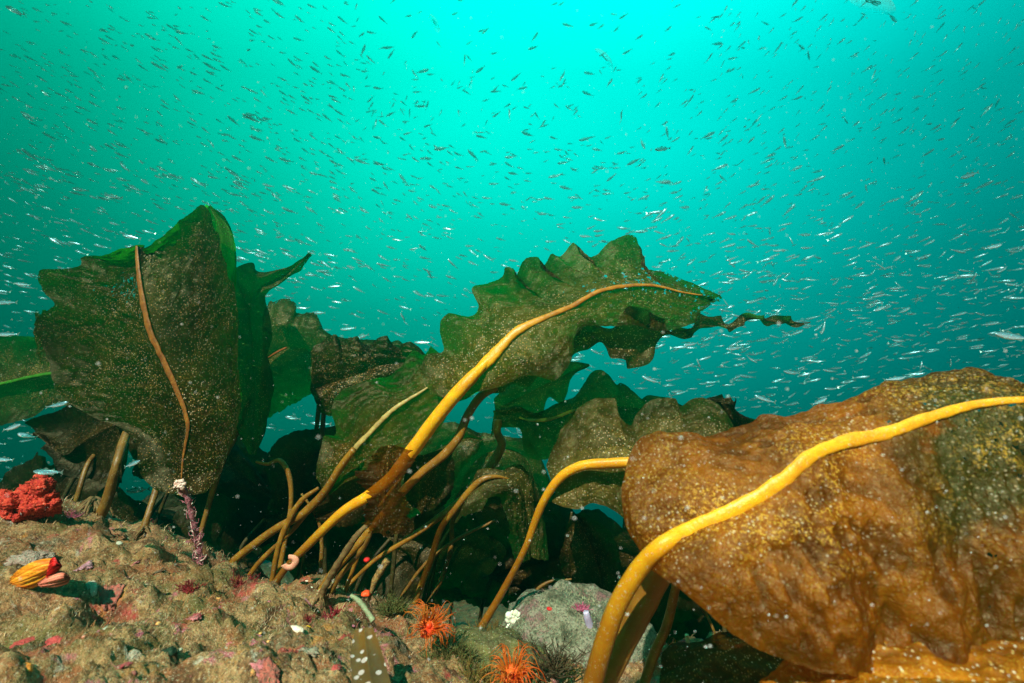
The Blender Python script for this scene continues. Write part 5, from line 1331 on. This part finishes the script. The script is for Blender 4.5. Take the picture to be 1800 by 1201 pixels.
cz_ = m.mix(m.ramp(m.noise(260, 3, .7), [(.40, .7), (.52, 0.0)]), ca.outputs['Color'], (.10, .08, .05)); m.l(cz_, pr.inputs['Base Color'])
m.l(m.bump(m.noise(240, 4, .7), .9, .003), pr.inputs['Normal']); m.l(pr.outputs[0], m.out.inputs['Surface'])
o = mesh_obj('encrusting_growth', V, F, m.m, attrs={'tone': np.vstack(tn)}); props(o, kind='stuff')
# broken shell and pebble litter in the turf
ps = []; rd = random.Random(77); n_ = 0
while n_ < 260:
    a1 = rd.uniform(R(-62), R(30)); r1 = .3 * (1.7 / .3) ** rd.random(); x1_, y1_ = r1 * math.sin(a1), r1 * math.cos(a1)
    z1_ = float(ground(x1_, y1_)); s1 = rd.uniform(.0012, .0042) * (.6 + .6 * r1)
    ps.append(lump((x1_, y1_, z1_ + s1 * .3), s1, .6, 2.2, n_, I2, (rd.uniform(.6, 1.6), rd.uniform(.6, 1.4), rd.uniform(.35, .9)))); n_ += 1
V, F = join(ps)
tn = np.repeat(np.array([rd.choice([(.50, .43, .32), (.40, .34, .26), (.62, .30, .22), (.30, .10, .09), (.16, .12, .08), (.75, .40, .14), (.48, .16, .22), (.42, .44, .34)]) for _ in range(260)]), len(I2[0]), 0)
m = M_('litter'); pr = m.n('ShaderNodeBsdfDiffuse'); ca = m.n('ShaderNodeAttribute'); ca.attribute_name = 'tone'; m.l(ca.outputs['Color'], pr.inputs[0]); m.l(m.bump(m.noise(300), .6, .001), pr.inputs['Normal']); m.l(pr.outputs[0], m.out.inputs['Surface'])
o = mesh_obj('shell_litter', V, F, m.m, attrs={'tone': tn}); props(o, kind='stuff')

# ------------------------------------------------------------------ haze: the water itself
HZ = 0.125
x0, x1, y0, y1, z0, z1 = -13, 13, -1.2, 10.5, -4, 9.6
hv = np.array([(x, y, z) for x in (x0, x1) for y in (y0, y1) for z in (z0, z1)], float)
hf = [[0, 1, 3, 2], [4, 6, 7, 5], [0, 4, 5, 1], [2, 3, 7, 6], [0, 2, 6, 4], [1, 5, 7, 3]]
mh = M_('water_haze')
pv = mh.n('ShaderNodeVolumePrincipled')
pv.inputs['Color'].default_value = (.0, .62, .52, 1)
pv.inputs['Density'].default_value = HZ
pv.inputs['Anisotropy'].default_value = .85
mh.l(pv.outputs[0], mh.out.inputs['Volume'])
hz = mesh_obj('haze', hv, hf, mh.m, smooth=False)
props(hz, kind='stuff')
